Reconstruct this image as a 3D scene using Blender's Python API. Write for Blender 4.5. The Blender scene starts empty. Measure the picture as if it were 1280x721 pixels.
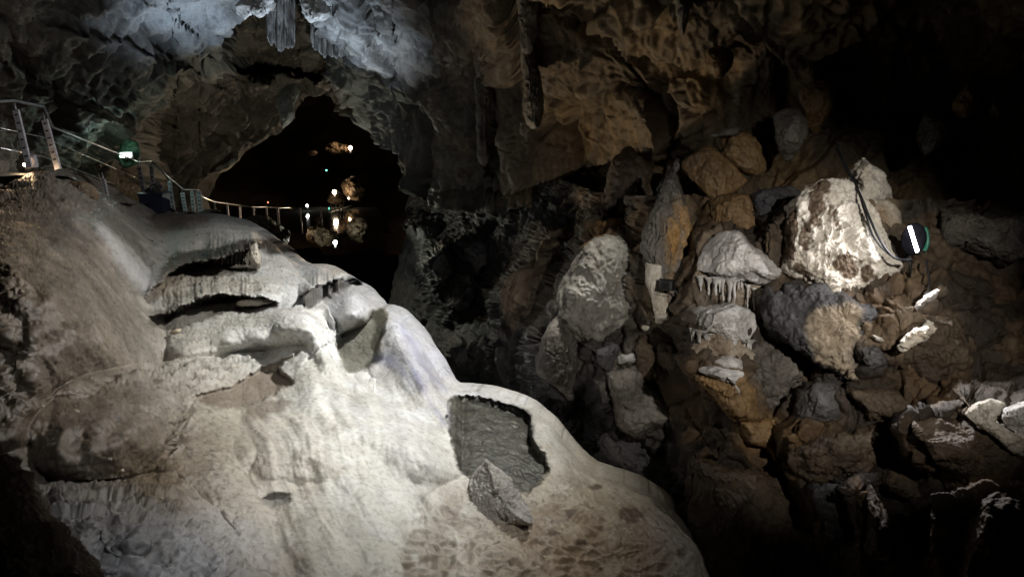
import bpy, math, random
import numpy as np

random.seed(7)
RNG = np.random.default_rng(7)
scene = bpy.context.scene

# ------------------------------------------------------------------ camera
CAM = np.array((0.0, 0.0, 6.0))
PITCH = math.radians(16.0)
FPX = 914.0
cam_d = bpy.data.cameras.new('camera')
cam_d.sensor_width = 36.0
cam_d.lens = 36.0 * FPX / 1280.0
cam_d.clip_start = 0.05
cam_d.clip_end = 400.0
cam = bpy.data.objects.new('camera', cam_d)
cam.location = CAM
cam.rotation_euler = (math.pi / 2 - PITCH, 0, 0)
scene.collection.objects.link(cam)
scene.camera = cam

# ------------------------------------------------------------------ world: no daylight reaches the cave
world = bpy.data.worlds.new('World')
scene.world = world
world.use_nodes = True
world.node_tree.nodes['Background'].inputs[0].default_value = (0.5, 0.55, 0.65, 1)
world.node_tree.nodes['Background'].inputs[1].default_value = 0.0006

scene.view_settings.view_transform = 'Standard'
scene.view_settings.look = 'None'
scene.view_settings.exposure = 0.0
scene.view_settings.gamma = 1.0
scene.cycles.use_denoising = True
scene.cycles.max_bounces = 4
scene.cycles.diffuse_bounces = 2
scene.cycles.glossy_bounces = 2
scene.cycles.sample_clamp_indirect = 3.0
scene.cycles.caustics_reflective = False
scene.cycles.caustics_refractive = False

# ------------------------------------------------------------------ pixel -> world
CP, SP = math.cos(PITCH), math.sin(PITCH)
RIGHT = np.array((1.0, 0, 0))
FWD = np.array((0, CP, -SP))
UP = np.array((0, SP, CP))


def rays(px, py):
    px = np.asarray(px, float); py = np.asarray(py, float)
    a = (px - 640.0) / FPX; b = -(py - 360.5) / FPX
    return a[..., None] * RIGHT + FWD + b[..., None] * UP


def at(px, py, D):
    return CAM + rays(px, py) * np.asarray(D, float)[..., None]


# ------------------------------------------------------------------ noise
def _hash(ix, iy, iz, seed):
    h = (ix.astype(np.uint32) * np.uint32(374761393) + iy.astype(np.uint32) * np.uint32(668265263)
         + iz.astype(np.uint32) * np.uint32(2147483647) + np.uint32(seed * 974711 + 12345))
    h ^= h >> np.uint32(13); h *= np.uint32(1274126177)
    h ^= h >> np.uint32(16); h *= np.uint32(2246822519)
    h ^= h >> np.uint32(13)
    return h


GR = np.array([(1, 1, 0), (-1, 1, 0), (1, -1, 0), (-1, -1, 0), (1, 0, 1), (-1, 0, 1), (1, 0, -1), (-1, 0, -1),
               (0, 1, 1), (0, -1, 1), (0, 1, -1), (0, -1, -1), (1, 1, 0), (-1, 1, 0), (0, -1, 1), (0, -1, -1)], np.float32)


def perlin(P, seed=0):
    P = np.asarray(P, np.float32)
    i = np.floor(P).astype(np.int64); f = P - i
    u = f * f * f * (f * (f * 6 - 15) + 10)
    out = 0
    for dx in (0, 1):
        wx = u[..., 0] if dx else 1 - u[..., 0]
        for dy in (0, 1):
            wy = u[..., 1] if dy else 1 - u[..., 1]
            for dz in (0, 1):
                wz = u[..., 2] if dz else 1 - u[..., 2]
                g = GR[_hash(i[..., 0] + dx, i[..., 1] + dy, i[..., 2] + dz, seed) & np.uint32(15)]
                out = out + wx * wy * wz * (g[..., 0] * (f[..., 0] - dx) + g[..., 1] * (f[..., 1] - dy) + g[..., 2] * (f[..., 2] - dz))
    return out


def fbm(P, scale=1.0, octaves=4, seed=0, gain=0.5, ridged=False):
    P = np.asarray(P, np.float32) * np.asarray(scale, np.float32)
    amp, tot, out = 1.0, 0.0, 0
    for o in range(octaves):
        n = perlin(P, seed + o * 7)
        if ridged:
            n = 1 - 2 * np.abs(n) * 1.5
        out = out + amp * n; tot += amp; amp *= gain
        P = P * 2.03 + 11.3
    return out / tot


def worley(P, scale=1.0, seed=0):
    P = np.asarray(P, np.float32) * np.asarray(scale, np.float32)
    i = np.floor(P).astype(np.int64)
    f1 = np.full(P.shape[:-1], 9.0, np.float32); f2 = f1.copy(); idr = np.zeros_like(f1)
    for dx in (-1, 0, 1):
        for dy in (-1, 0, 1):
            for dz in (-1, 0, 1):
                a, b, c = i[..., 0] + dx, i[..., 1] + dy, i[..., 2] + dz
                h = _hash(a, b, c, seed)
                ox = (h & np.uint32(1023)) / 1023.0; oy = ((h >> np.uint32(10)) & np.uint32(1023)) / 1023.0
                oz = ((h >> np.uint32(20)) & np.uint32(1023)) / 1023.0
                d = np.sqrt((a + ox - P[..., 0]) ** 2 + (b + oy - P[..., 1]) ** 2 + (c + oz - P[..., 2]) ** 2).astype(np.float32)
                m = d < f1
                f2 = np.where(m, f1, np.minimum(f2, d))
                idr = np.where(m, (h & np.uint32(65535)) / 65535.0, idr)
                f1 = np.where(m, d, f1)
    return f1, f2, idr


def facets(P, scale=1.0, seed=0):
    """Each cell is a plane of its own tilt: broken, blocky rock (metres of offset per metre of cell)."""
    P = np.asarray(P, np.float32) * np.asarray(scale, np.float32)
    P = P + 0.25 * np.stack([perlin(P * 1.7 + k * 9.1, seed + 50 + k) for k in range(3)], -1)
    i = np.floor(P).astype(np.int64)
    f1 = np.full(P.shape[:-1], 9.0, np.float32); f2 = f1.copy(); val = np.zeros_like(f1)
    for dx in (-1, 0, 1):
        for dy in (-1, 0, 1):
            for dz in (-1, 0, 1):
                a, b, c = i[..., 0] + dx, i[..., 1] + dy, i[..., 2] + dz
                h = _hash(a, b, c, seed)
                ox = (h & np.uint32(1023)) / 1023.0; oy = ((h >> np.uint32(10)) & np.uint32(1023)) / 1023.0
                oz = ((h >> np.uint32(20)) & np.uint32(1023)) / 1023.0
                vx, vy, vz = P[..., 0] - a - ox, P[..., 1] - b - oy, P[..., 2] - c - oz
                d = np.sqrt(vx * vx + vy * vy + vz * vz).astype(np.float32)
                h2 = _hash(a, b, c, seed + 99)
                tx = (h2 & np.uint32(255)) / 127.5 - 1; ty = ((h2 >> np.uint32(8)) & np.uint32(255)) / 127.5 - 1
                tz = ((h2 >> np.uint32(16)) & np.uint32(255)) / 127.5 - 1; off = ((h2 >> np.uint32(24)) & np.uint32(255)) / 255.0 - .5
                v = (vx * tx + vy * ty + vz * tz) * 0.8 + off * 0.7
                m = d < f1
                f2 = np.where(m, f1, np.minimum(f2, d)); val = np.where(m, v, val); f1 = np.where(m, d, f1)
    return val, np.clip((f2 - f1) / 0.12, 0, 1)


def sstep(a, b, x):
    t = np.clip((x - a) / (b - a), 0, 1)
    return t * t * (3 - 2 * t)


# ------------------------------------------------------------------ 2D helpers
def catmull(pts, closed=True, n=8):
    p = np.asarray(pts, float); m = len(p); out = []
    for k in range(m if closed else m - 1):
        if closed:
            a, b, c, d = p[(k - 1) % m], p[k], p[(k + 1) % m], p[(k + 2) % m]
        else:
            a, b, c, d = p[max(k - 1, 0)], p[k], p[k + 1], p[min(k + 2, m - 1)]
        for t in np.arange(n) / n:
            out.append(0.5 * ((2 * b) + (c - a) * t + (2 * a - 5 * b + 4 * c - d) * t * t + (3 * b - a - 3 * c + d) * t ** 3))
    if not closed:
        out.append(p[-1])
    return np.array(out)


def seg_dist(X, Y, pts, closed):
    """distance to a polyline and the side (sign) of the nearest segment"""
    p = np.asarray(pts, float)
    best = np.full(X.shape, 1e9); side = np.zeros(X.shape)
    for k in range(len(p) if closed else len(p) - 1):
        a, b = p[k], p[(k + 1) % len(p)]
        d = b - a; L = d @ d + 1e-9
        t = np.clip(((X - a[0]) * d[0] + (Y - a[1]) * d[1]) / L, 0, 1)
        qx, qy = X - a[0] - t * d[0], Y - a[1] - t * d[1]
        q = np.hypot(qx, qy)
        m = q < best
        best = np.where(m, q, best)
        side = np.where(m, np.sign(d[0] * qy - d[1] * qx), side)
    return best, side


def inside(X, Y, pts):
    p = np.asarray(pts, float); r = np.zeros(X.shape, bool); j = len(p) - 1
    for i in range(len(p)):
        c = ((p[i, 1] > Y) != (p[j, 1] > Y)) & (X < (p[j, 0] - p[i, 0]) * (Y - p[i, 1]) / (p[j, 1] - p[i, 1] + 1e-12) + p[i, 0])
        r ^= c; j = i
    return r


def pmask(X, Y, pts, soft=4.0, smooth=True):
    """1 inside a polygon, 0 outside, soft pixels of edge"""
    q = catmull(pts, True, 4) if smooth else np.asarray(pts, float)
    x0, y0 = q.min(0) - 4 * soft; x1, y1 = q.max(0) + 4 * soft
    m = (X > x0) & (X < x1) & (Y > y0) & (Y < y1)
    out = np.zeros(X.shape)
    if not m.any():
        return out
    xs, ys = X[m], Y[m]
    d, _ = seg_dist(xs, ys, q, True)
    s = np.where(inside(xs, ys, q), d, -d)
    out[m] = sstep(-soft, soft, s)
    return out


class TPS:
    def __init__(self, pts, vals, lam=1e-3):
        self.p = np.asarray(pts, float) / 300.0
        n = len(self.p)
        K = self._k(np.hypot(self.p[:, None, 0] - self.p[None, :, 0], self.p[:, None, 1] - self.p[None, :, 1])) + lam * np.eye(n)
        Q = np.c_[np.ones(n), self.p]
        A = np.block([[K, Q], [Q.T, np.zeros((3, 3))]])
        v = np.asarray(vals, float)
        self.w = np.linalg.solve(A, np.concatenate([v, np.zeros((3,) + v.shape[1:])], 0))

    @staticmethod
    def _k(r):
        return np.where(r > 1e-9, r * r * np.log(r + 1e-12), 0)

    def __call__(self, X, Y):
        x, y = X / 300.0, Y / 300.0
        w = self.w; n = len(self.p)
        sh = (slice(None),) * 0
        def ex(a):
            return a if w.ndim == 1 else a[..., None]
        out = w[n] + ex(x) * w[n + 1] + ex(y) * w[n + 2]
        for i in range(n):
            out = out + ex(self._k(np.hypot(x - self.p[i, 0], y - self.p[i, 1]))) * w[i]
        return out


# ------------------------------------------------------------------ mesh helpers
def link(o):
    scene.collection.objects.link(o); return o


def raw_mesh(name, V, F, ngons=(), smooth=True, col=None):
    V = np.asarray(V, np.float32).reshape(-1, 3); F = np.asarray(F, np.int32)
    me = bpy.data.meshes.new(name)
    k = F.shape[1] if len(F) else 4
    loops = F.ravel(); starts = np.arange(len(F)) * k; tot = np.full(len(F), k)
    for g in ngons:
        starts = np.append(starts, len(loops)); tot = np.append(tot, len(g)); loops = np.append(loops, g)
    me.vertices.add(len(V)); me.vertices.foreach_set('co', V.ravel())
    me.loops.add(len(loops)); me.loops.foreach_set('vertex_index', loops.astype(np.int32))
    me.polygons.add(len(starts)); me.polygons.foreach_set('loop_start', starts.astype(np.int32))
    me.polygons.foreach_set('loop_total', tot.astype(np.int32))
    me.polygons.foreach_set('use_smooth', np.full(len(starts), smooth))
    me.update(calc_edges=True)
    if col is not None:
        at_ = me.color_attributes.new('tint', 'FLOAT_COLOR', 'POINT')
        c = np.ones((len(V), 4), np.float32); c[:, :3] = np.asarray(col).reshape(-1, 3)
        at_.data.foreach_set('color', c.ravel())
    return me


def add(name, me, mat, parent=None, loc=None, kind=None, label=None, cat=None, group=None):
    o = bpy.data.objects.new(name, me)
    if mat is not None and me is not None:
        me.materials.append(mat)
    link(o)
    if loc is not None:
        o.location = loc
    if parent is not None:
        o.parent = parent
    props(o, kind, label, cat, group)
    return o


def props(o, kind=None, label=None, cat=None, group=None):
    if kind: o['kind'] = kind
    if label: o['label'] = label
    if cat: o['category'] = cat
    if group: o['group'] = group


def grid_faces(nr, nc):
    i = np.arange(nr - 1)[:, None] * nc + np.arange(nc - 1)[None, :]
    return np.stack([i, i + nc, i + nc + 1, i + 1], -1).reshape(-1, 4)


def grid_normals(P):
    n = np.cross(np.gradient(P, axis=0), np.gradient(P, axis=1))
    n /= np.linalg.norm(n, axis=-1, keepdims=True) + 1e-9
    s = np.sign(((CAM - P) * n).sum(-1, keepdims=True))
    return n * np.where(s == 0, 1, s)


# ------------------------------------------------------------------ materials
def mat_rock(name, cols, scale=1.0, rough=0.75, bump=0.5, streak=0.0, attr=False, spec=0.3, fine=1.0, specks=0.0, dist=0.03):
    m = bpy.data.materials.new(name); m.use_nodes = True
    nt = m.node_tree; N = nt.nodes; L = nt.links
    b = N['Principled BSDF']
    geo = N.new('ShaderNodeNewGeometry')
    mp = N.new('ShaderNodeMapping'); mp.inputs['Scale'].default_value = (1, 1, 1 - 0.9 * streak)
    L.new(geo.outputs['Position'], mp.inputs['Vector'])

    def noise(sc, det=6, rgh=0.6, src=None, dis=0.0):
        n = N.new('ShaderNodeTexNoise'); n.inputs['Scale'].default_value = sc * scale
        n.inputs['Detail'].default_value = det; n.inputs['Roughness'].default_value = rgh
        n.inputs['Distortion'].default_value = dis
        L.new((src or mp).outputs[0], n.inputs['Vector']); return n

    def ramp(src, stops):
        r = N.new('ShaderNodeValToRGB'); e = r.color_ramp.elements
        while len(e) < len(stops): e.new(0.5)
        for el, (p, c) in zip(e, stops):
            el.position = p; el.color = (*c, 1) if len(c) == 3 else c
        L.new(src, r.inputs[0]); return r

    def mix(kind, f, a, c):
        x = N.new('ShaderNodeMix'); x.data_type = 'RGBA'; x.blend_type = kind
        for s, v in ((x.inputs[0], f), (x.inputs[6], a), (x.inputs[7], c)):
            if hasattr(v, 'is_linked'): L.new(v, s)
            else: s.default_value = v if not isinstance(v, tuple) else (*v, 1)
        return x.outputs[2]

    n1 = noise(0.9, 7, 0.62, dis=0.6); n2 = noise(4.5, 6, 0.65); n3 = noise(22, 4, 0.6, src=geo)
    if attr:
        a = N.new('ShaderNodeAttribute'); a.attribute_name = 'tint'
        r1 = ramp(n2.outputs[0], [(0.3, (0.84, 0.82, 0.80)), (0.52, (1, 1, 1)), (0.72, (1.06, 1.06, 1.03))])
        c = mix('MULTIPLY', 1.0, a.outputs['Color'], r1.outputs[0])
        r2 = ramp(n1.outputs[0], [(0.36, (0.80, 0.76, 0.70)), (0.55, (1, 1, 1)), (0.75, (1.06, 1.06, 1.08))])
        c = mix('MULTIPLY', 0.45, c, r2.outputs[0])
    else:
        r1 = ramp(n1.outputs[0], [(0.32, cols[0]), (0.5, cols[1]), (0.68, cols[2])])
        r2 = ramp(n2.outputs[0], [(0.32, (0.55, 0.52, 0.5)), (0.52, (1, 1, 1)), (0.7, (1.2, 1.18, 1.15))])
        c = mix('MULTIPLY', 0.9, r1.outputs[0], r2.outputs[0])
    r3 = ramp(n3.outputs[0], [(0.33, (0.68, 0.66, 0.64)), (0.5, (1, 1, 1)), (0.7, (1.12, 1.12, 1.12))])
    c = mix('MULTIPLY', 0.8, c, r3.outputs[0])
    if specks:
        v = N.new('ShaderNodeTexVoronoi'); v.inputs['Scale'].default_value = 9 * scale
        L.new(geo.outputs['Position'], v.inputs['Vector'])
        rs = ramp(v.outputs['Distance'], [(0.10, (0.3, 0.26, 0.22)), (0.16, (1, 1, 1))])
        c = mix('MULTIPLY', specks, c, rs.outputs[0])
    L.new(c, b.inputs['Base Color'])
    rr = N.new('ShaderNodeMapRange'); rr.inputs[1].default_value = 0.3; rr.inputs[2].default_value = 0.7
    rr.inputs[3].default_value = max(rough - 0.2, 0.12); rr.inputs[4].default_value = min(rough + 0.15, 1)
    L.new(n2.outputs[0], rr.inputs[0]); L.new(rr.outputs[0], b.inputs['Roughness'])
    b.inputs['Specular IOR Level'].default_value = spec
    # relief too fine for the mesh
    nb = noise(11 * fine, 8, 0.72); nc = noise(55 * fine, 5, 0.7, src=geo)
    ad = N.new('ShaderNodeMath'); ad.operation = 'MULTIPLY_ADD'; ad.inputs[1].default_value = 0.22
    L.new(nc.outputs[0], ad.inputs[0]); L.new(nb.outputs[0], ad.inputs[2])
    bp = N.new('ShaderNodeBump'); bp.inputs['Strength'].default_value = bump; bp.inputs['Distance'].default_value = dist
    L.new(ad.outputs[0], bp.inputs['Height']); L.new(bp.outputs[0], b.inputs['Normal'])
    return m


def mat_plain(name, col, rough=0.5, metal=0.0, emit=None, strength=0.0):
    m = bpy.data.materials.new(name); m.use_nodes = True
    nt = m.node_tree; b = nt.nodes['Principled BSDF']
    n = nt.nodes.new('ShaderNodeTexNoise'); n.inputs['Scale'].default_value = 14; n.inputs['Detail'].default_value = 6
    r = nt.nodes.new('ShaderNodeValToRGB')
    r.color_ramp.elements[0].position = .3; r.color_ramp.elements[1].position = .7
    r.color_ramp.elements[0].color = (*[c * .6 for c in col], 1); r.color_ramp.elements[1].color = (*[min(1, c * 1.15) for c in col], 1)
    g = nt.nodes.new('ShaderNodeNewGeometry')
    nt.links.new(g.outputs['Position'], n.inputs['Vector']); nt.links.new(n.outputs[0], r.inputs[0])
    nt.links.new(r.outputs[0], b.inputs['Base Color'])
    b.inputs['Roughness'].default_value = rough; b.inputs['Metallic'].default_value = metal
    if emit:
        b.inputs['Emission Color'].default_value = (*emit, 1); b.inputs['Emission Strength'].default_value = strength
    return m


M = {}
M['flow'] = mat_rock('flowstone', None, attr=True, rough=0.42, bump=0.6, spec=0.5, dist=0.018, fine=1.8)
M['wall'] = mat_rock('cave_wall_rock', None, attr=True, scale=0.7, rough=0.58, bump=0.8, spec=0.35, dist=0.05)
M['brown'] = mat_rock('brown_rock', [(0.03, 0.02, 0.013), (0.085, 0.06, 0.038), (0.165, 0.125, 0.085)], rough=0.52, bump=0.7, dist=0.04)
M['ochre'] = mat_rock('ochre_rock', [(0.07, 0.048, 0.03), (0.18, 0.115, 0.055), (0.31, 0.19, 0.08)], rough=0.5, bump=0.6, streak=0.8, dist=0.03)
M['grey'] = mat_rock('grey_rock', [(0.04, 0.034, 0.028), (0.125, 0.11, 0.09), (0.24, 0.22, 0.19)], rough=0.5, bump=0.7, dist=0.035)
M['dark'] = mat_rock('dark_rock', [(0.03, 0.03, 0.035), (0.07, 0.065, 0.065), (0.12, 0.11, 0.105)], rough=0.5, bump=0.8, spec=0.45, dist=0.04)
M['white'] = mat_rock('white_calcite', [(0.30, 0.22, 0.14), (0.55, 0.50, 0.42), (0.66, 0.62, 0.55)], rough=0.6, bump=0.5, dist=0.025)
M['pale'] = mat_rock('pale_dripstone', [(0.24, 0.21, 0.18), (0.48, 0.46, 0.43), (0.62, 0.60, 0.58)], rough=0.45, bump=0.6, streak=0.4, spec=0.5, dist=0.02)
M['stain'] = mat_rock('stained_white_rock', None, attr=True, rough=0.65, bump=0.55, dist=0.03)
M['alu'] = mat_plain('aluminium', (0.62, 0.60, 0.66), 0.4, 0.6)
M['steel'] = mat_plain('steel_rail', (0.55, 0.56, 0.58), 0.28, 0.9)
M['black'] = mat_plain('black_enamel', (0.012, 0.012, 0.013), 0.5)
M['hood'] = mat_plain('hood_black', (0.006, 0.006, 0.007), 0.9)
M['column2'] = mat_rock('streaked_dripstone', [(0.10, 0.07, 0.045), (0.26, 0.20, 0.14), (0.42, 0.37, 0.30)], rough=0.45, bump=0.7, streak=0.8, spec=0.45)
M['roundgrey'] = mat_rock('boulder_grey', [(0.10, 0.09, 0.075), (0.25, 0.235, 0.20), (0.40, 0.385, 0.35)], rough=0.55, bump=0.8, dist=0.04)
M['hood'].node_tree.nodes['Principled BSDF'].inputs['Specular IOR Level'].default_value = 0.0
M['palegrey'] = mat_rock('pale_grey_stone', [(0.24, 0.22, 0.19), (0.42, 0.40, 0.37), (0.56, 0.55, 0.54)], rough=0.6, bump=0.7, dist=0.03)
M['cable'] = mat_plain('cable_rubber', (0.02, 0.02, 0.022), 0.6)
M['blue'] = mat_plain('blue_plastic', (0.035, 0.04, 0.085), 0.45)
M['green'] = mat_plain('green_plastic', (0.02, 0.16, 0.10), 0.4)
M['tube'] = mat_plain('lit_tube', (0.9, 0.9, 0.9), 0.4, 0, (0.90, 0.90, 1.0), 14)
M['warm_bulb'] = mat_plain('warm_bulb', (0.9, 0.9, 0.9), 0.4, 0, (1.0, 0.72, 0.42), 25)
M['cool_bulb'] = mat_plain('cool_bulb', (0.9, 0.9, 0.9), 0.4, 0, (0.8, 1.0, 0.92), 25)
M['red_bulb'] = mat_plain('red_bulb', (0.9, 0.3, 0.2), 0.4, 0, (1.0, 0.18, 0.1), 6)
M['teal_bulb'] = mat_plain('teal_bulb', (0.3, 0.9, 0.7), 0.4, 0, (0.2, 1.0, 0.7), 6)
mw = bpy.data.materials.new('lake_water'); mw.use_nodes = True
_b = mw.node_tree.nodes['Principled BSDF']; _b.inputs['Base Color'].default_value = (0.01, 0.012, 0.012, 1); _b.inputs['Roughness'].default_value = 0.06
_n = mw.node_tree.nodes.new('ShaderNodeTexNoise'); _n.inputs['Scale'].default_value = 1.2
_p = mw.node_tree.nodes.new('ShaderNodeBump'); _p.inputs['Strength'].default_value = 0.06
mw.node_tree.links.new(_n.outputs[0], _p.inputs['Height']); mw.node_tree.links.new(_p.outputs[0], _b.inputs['Normal'])
M['water'] = mw


# ------------------------------------------------------------------ lamps (each light sits in a fixture)
def bm_box(c, ax, size):
    """box at c, axes ax (3 unit rows), half sizes"""
    c = np.asarray(c, float); ax = np.asarray(ax, float); V = []
    for s in ((-1, -1, -1), (1, -1, -1), (1, 1, -1), (-1, 1, -1), (-1, -1, 1), (1, -1, 1), (1, 1, 1), (-1, 1, 1)):
        V.append(c + sum(s[k] * size[k] * ax[k] for k in range(3)))
    return np.array(V), [[0, 3, 2, 1], [4, 5, 6, 7], [0, 1, 5, 4], [1, 2, 6, 5], [2, 3, 7, 6], [3, 0, 4, 7]]


def tube(pts, rad, n=8, close=True):
    pts = np.asarray(pts, float); k = len(pts)
    rad = np.broadcast_to(np.asarray(rad, float), (k,))
    t = np.gradient(pts, axis=0); t /= np.linalg.norm(t, axis=1, keepdims=True) + 1e-9
    ref = np.array((0, 0, 1.0)) if abs(t[:, 2]).mean() < 0.8 else np.array((1.0, 0, 0))
    u = np.cross(t, ref); u /= np.linalg.norm(u, axis=1, keepdims=True) + 1e-9
    v = np.cross(t, u)
    a = np.arange(n) * 2 * math.pi / n
    P = pts[:, None] + rad[:, None, None] * (np.cos(a)[None, :, None] * u[:, None] + np.sin(a)[None, :, None] * v[:, None])
    F = []
    for i in range(k - 1):
        for j in range(n):
            F.append((i * n + j, i * n + (j + 1) % n, (i + 1) * n + (j + 1) % n, (i + 1) * n + j))
    return P.reshape(-1, 3), np.array(F), ([list(range(n))[::-1], [(k - 1) * n + j for j in range(n)]] if close else [])


def centred(V):
    V = np.asarray(V, float); b = np.array(((V[:, 0].min() + V[:, 0].max()) / 2, (V[:, 1].min() + V[:, 1].max()) / 2, V[:, 2].min()))
    return V - b, b


def axes(d):
    d = np.asarray(d, float); d = d / np.linalg.norm(d)
    r = np.cross(d, (0, 0, 1.0)); r /= np.linalg.norm(r) + 1e-9
    return np.array((r, d, np.cross(r, d)))


def floodlight(pos, aim, power, color, angle, blend, label, radius=0.12, size=0.16, name='floodlight', light=True):
    pos = np.asarray(pos, float); aim = np.asarray(aim, float); ax = axes(aim - pos)
    root = bpy.data.objects.new(name, None); link(root); root.location = pos
    props(root, None, label, 'floodlight')
    s = size
    # housing: shallow tapered box open at the front, cooling fins behind
    V = []; prof = [(-0.55, 0.5), (-0.45, 0.75), (0.25, 1.0), (0.25, 0.9), (0.1, 0.86)]
    for (d, w) in prof:
        for (a, b) in ((-1, -.75), (1, -.75), (1, .75), (-1, .75)):
            V.append(ax[0] * a * w * s + ax[1] * d * s + ax[2] * b * w * s)
    F = [[i * 4 + j, i * 4 + (j + 1) % 4, i * 4 + 4 + (j + 1) % 4, i * 4 + 4 + j] for i in range(4) for j in range(4)]
    add('housing', raw_mesh('housing', V, F + [[3, 2, 1, 0]], smooth=False), M['black'], root)
    V, F = bm_box(ax[1] * 0.12 * s, ax, (0.84 * s, 0.02 * s, 0.62 * s))
    add('lens', raw_mesh('lens', V, F, smooth=False), M['lens_on'] if light else M['black'], root)
    for k in range(4):
        V, F = bm_box(-ax[1] * 0.62 * s + ax[0] * (k - 1.5) * 0.22 * s, ax, (0.03 * s, 0.12 * s, 0.34 * s))
        add('cooling_fin', raw_mesh('cooling_fin', V, F, smooth=False), M['black'], root)
    br = [ax[0] * 1.05 * s, ax[0] * 1.08 * s - ax[2] * 1.1 * s, -ax[0] * 1.08 * s - ax[2] * 1.1 * s, -ax[0] * 1.05 * s]
    V, F, G = tube(br, 0.05 * s, 6)
    add('bracket', raw_mesh('bracket', V, F, G), M['black'], root)
    if light:
        ld = bpy.data.lights.new('floodlight_beam', 'SPOT'); ld.energy = power; ld.color = color
        ld.spot_size = math.radians(angle); ld.spot_blend = blend; ld.shadow_soft_size = radius
        lo = bpy.data.objects.new('beam', ld); link(lo); lo.parent = root
        lo.location = ax[1] * 0.3 * s
        from mathutils import Matrix
        R = Matrix((ax[0], ax[2], -ax[1])).transposed()
        lo.rotation_euler = R.to_euler()
    return root


M['lens_on'] = mat_plain('lit_lens', (0.9, 0.9, 0.9), 0.2, 0, (1.0, 0.97, 0.92), 2)


def P3(px, py, D):
    return at(px, py, np.float64(D))


LAMPS = True
# flowstone: strong neutral flood high on the right, out of the frame
floodlight((2.1, 10.0, 8.4), (-3.4, 9.0, 3.1), 3500, (1.0, 0.975, 0.925), 92, 0.7,
           'black floodlight high up on the right, aimed at the white flowstone', 0.2, 0.25)
# weaker unseen fill flood, added over the platform to brighten the near flowstone
floodlight((2.2, 1.2, 9.6), P3(450, 640, 6.8), 950, (1.0, 0.985, 0.95), 50, 1.0,
           'added unseen black floodlight above the viewing platform, aimed at the near flowstone', 0.2, 0.22)
# hidden flood added behind the crest to lift the dim left wall
floodlight(P3(118, 268, 17.5), P3(60, 60, 14.0), 120, (1.0, 0.90, 0.78), 110, 0.9,
           'added unseen black floodlight behind the crest, aimed up the left wall', 0.1, 0.2)
# flood beside the viewing platform for the white block and the dripstone
floodlight((3.4, 0.6, 7.6), P3(1005, 362, 8.6), 2000, (1.0, 0.96, 0.90), 39, 1.0,
           'black floodlight beside the viewing platform, aimed at the dripstone wall', 0.08, 0.2)
# bluish flood hidden behind the flowstone crest, aimed up at the ceiling cleft
floodlight(P3(385, 347, 17.0), P3(345, -30, 16.0), 2600, (0.64, 0.80, 1.0), 76, 0.8,
           'black floodlight behind the flowstone crest, aimed at the ceiling cleft', 0.10, 0.2)
# dim warm flood in the ravine for the brown main wall
floodlight(P3(478, 402, 14.2), P3(770, 70, 13.0), 640, (1.0, 0.80, 0.55), 60, 0.9,
           'black floodlight low in the ravine, aimed up at the brown wall', 0.10, 0.2)
# flood in the ravine lighting the round boulder and the column
floodlight(P3(545, 478, 12.4), P3(778, 366, 10.2), 520, (1.0, 0.97, 0.92), 25, 0.7,
           'black floodlight in the ravine, aimed at the round boulder', 0.06, 0.16)

# ------------------------------------------------------------------ flowstone slope
SIL = [(-200, 205), (-60, 238), (0, 236), (35, 214), (60, 209), (100, 224), (140, 246), (180, 264), (230, 266), (265, 268), (300, 276), (322, 290),
       (345, 307), (365, 325), (378, 332), (400, 332), (415, 338), (430, 350), (448, 358), (460, 372), (466, 383), (478, 384), (495, 389),
       (515, 412), (535, 445), (552, 475), (562, 487), (580, 487), (610, 491), (640, 500), (665, 511), (690, 532), (705, 552), (722, 575),
       (745, 594), (775, 603), (805, 614), (835, 632), (858, 652), (875, 680), (884, 710), (890, 745), (900, 800), (960, 870)]
sx = np.array([p[0] for p in SIL], float); sy = np.array([p[1] for p in SIL], float)
nx, ny = 780, 430
xs = np.linspace(-180, 905, nx)
yt = np.interp(xs, sx, sy)
yt = np.convolve(np.pad(yt, 3, mode='edge'), np.ones(7) / 7, 'valid')
yb = 880.0
s = np.linspace(0, 1, ny)
X = np.repeat(xs[None], ny, 0); Y = yt[None] + (yb - yt[None]) * s[:, None]
RZ = rays(X, Y)
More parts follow.
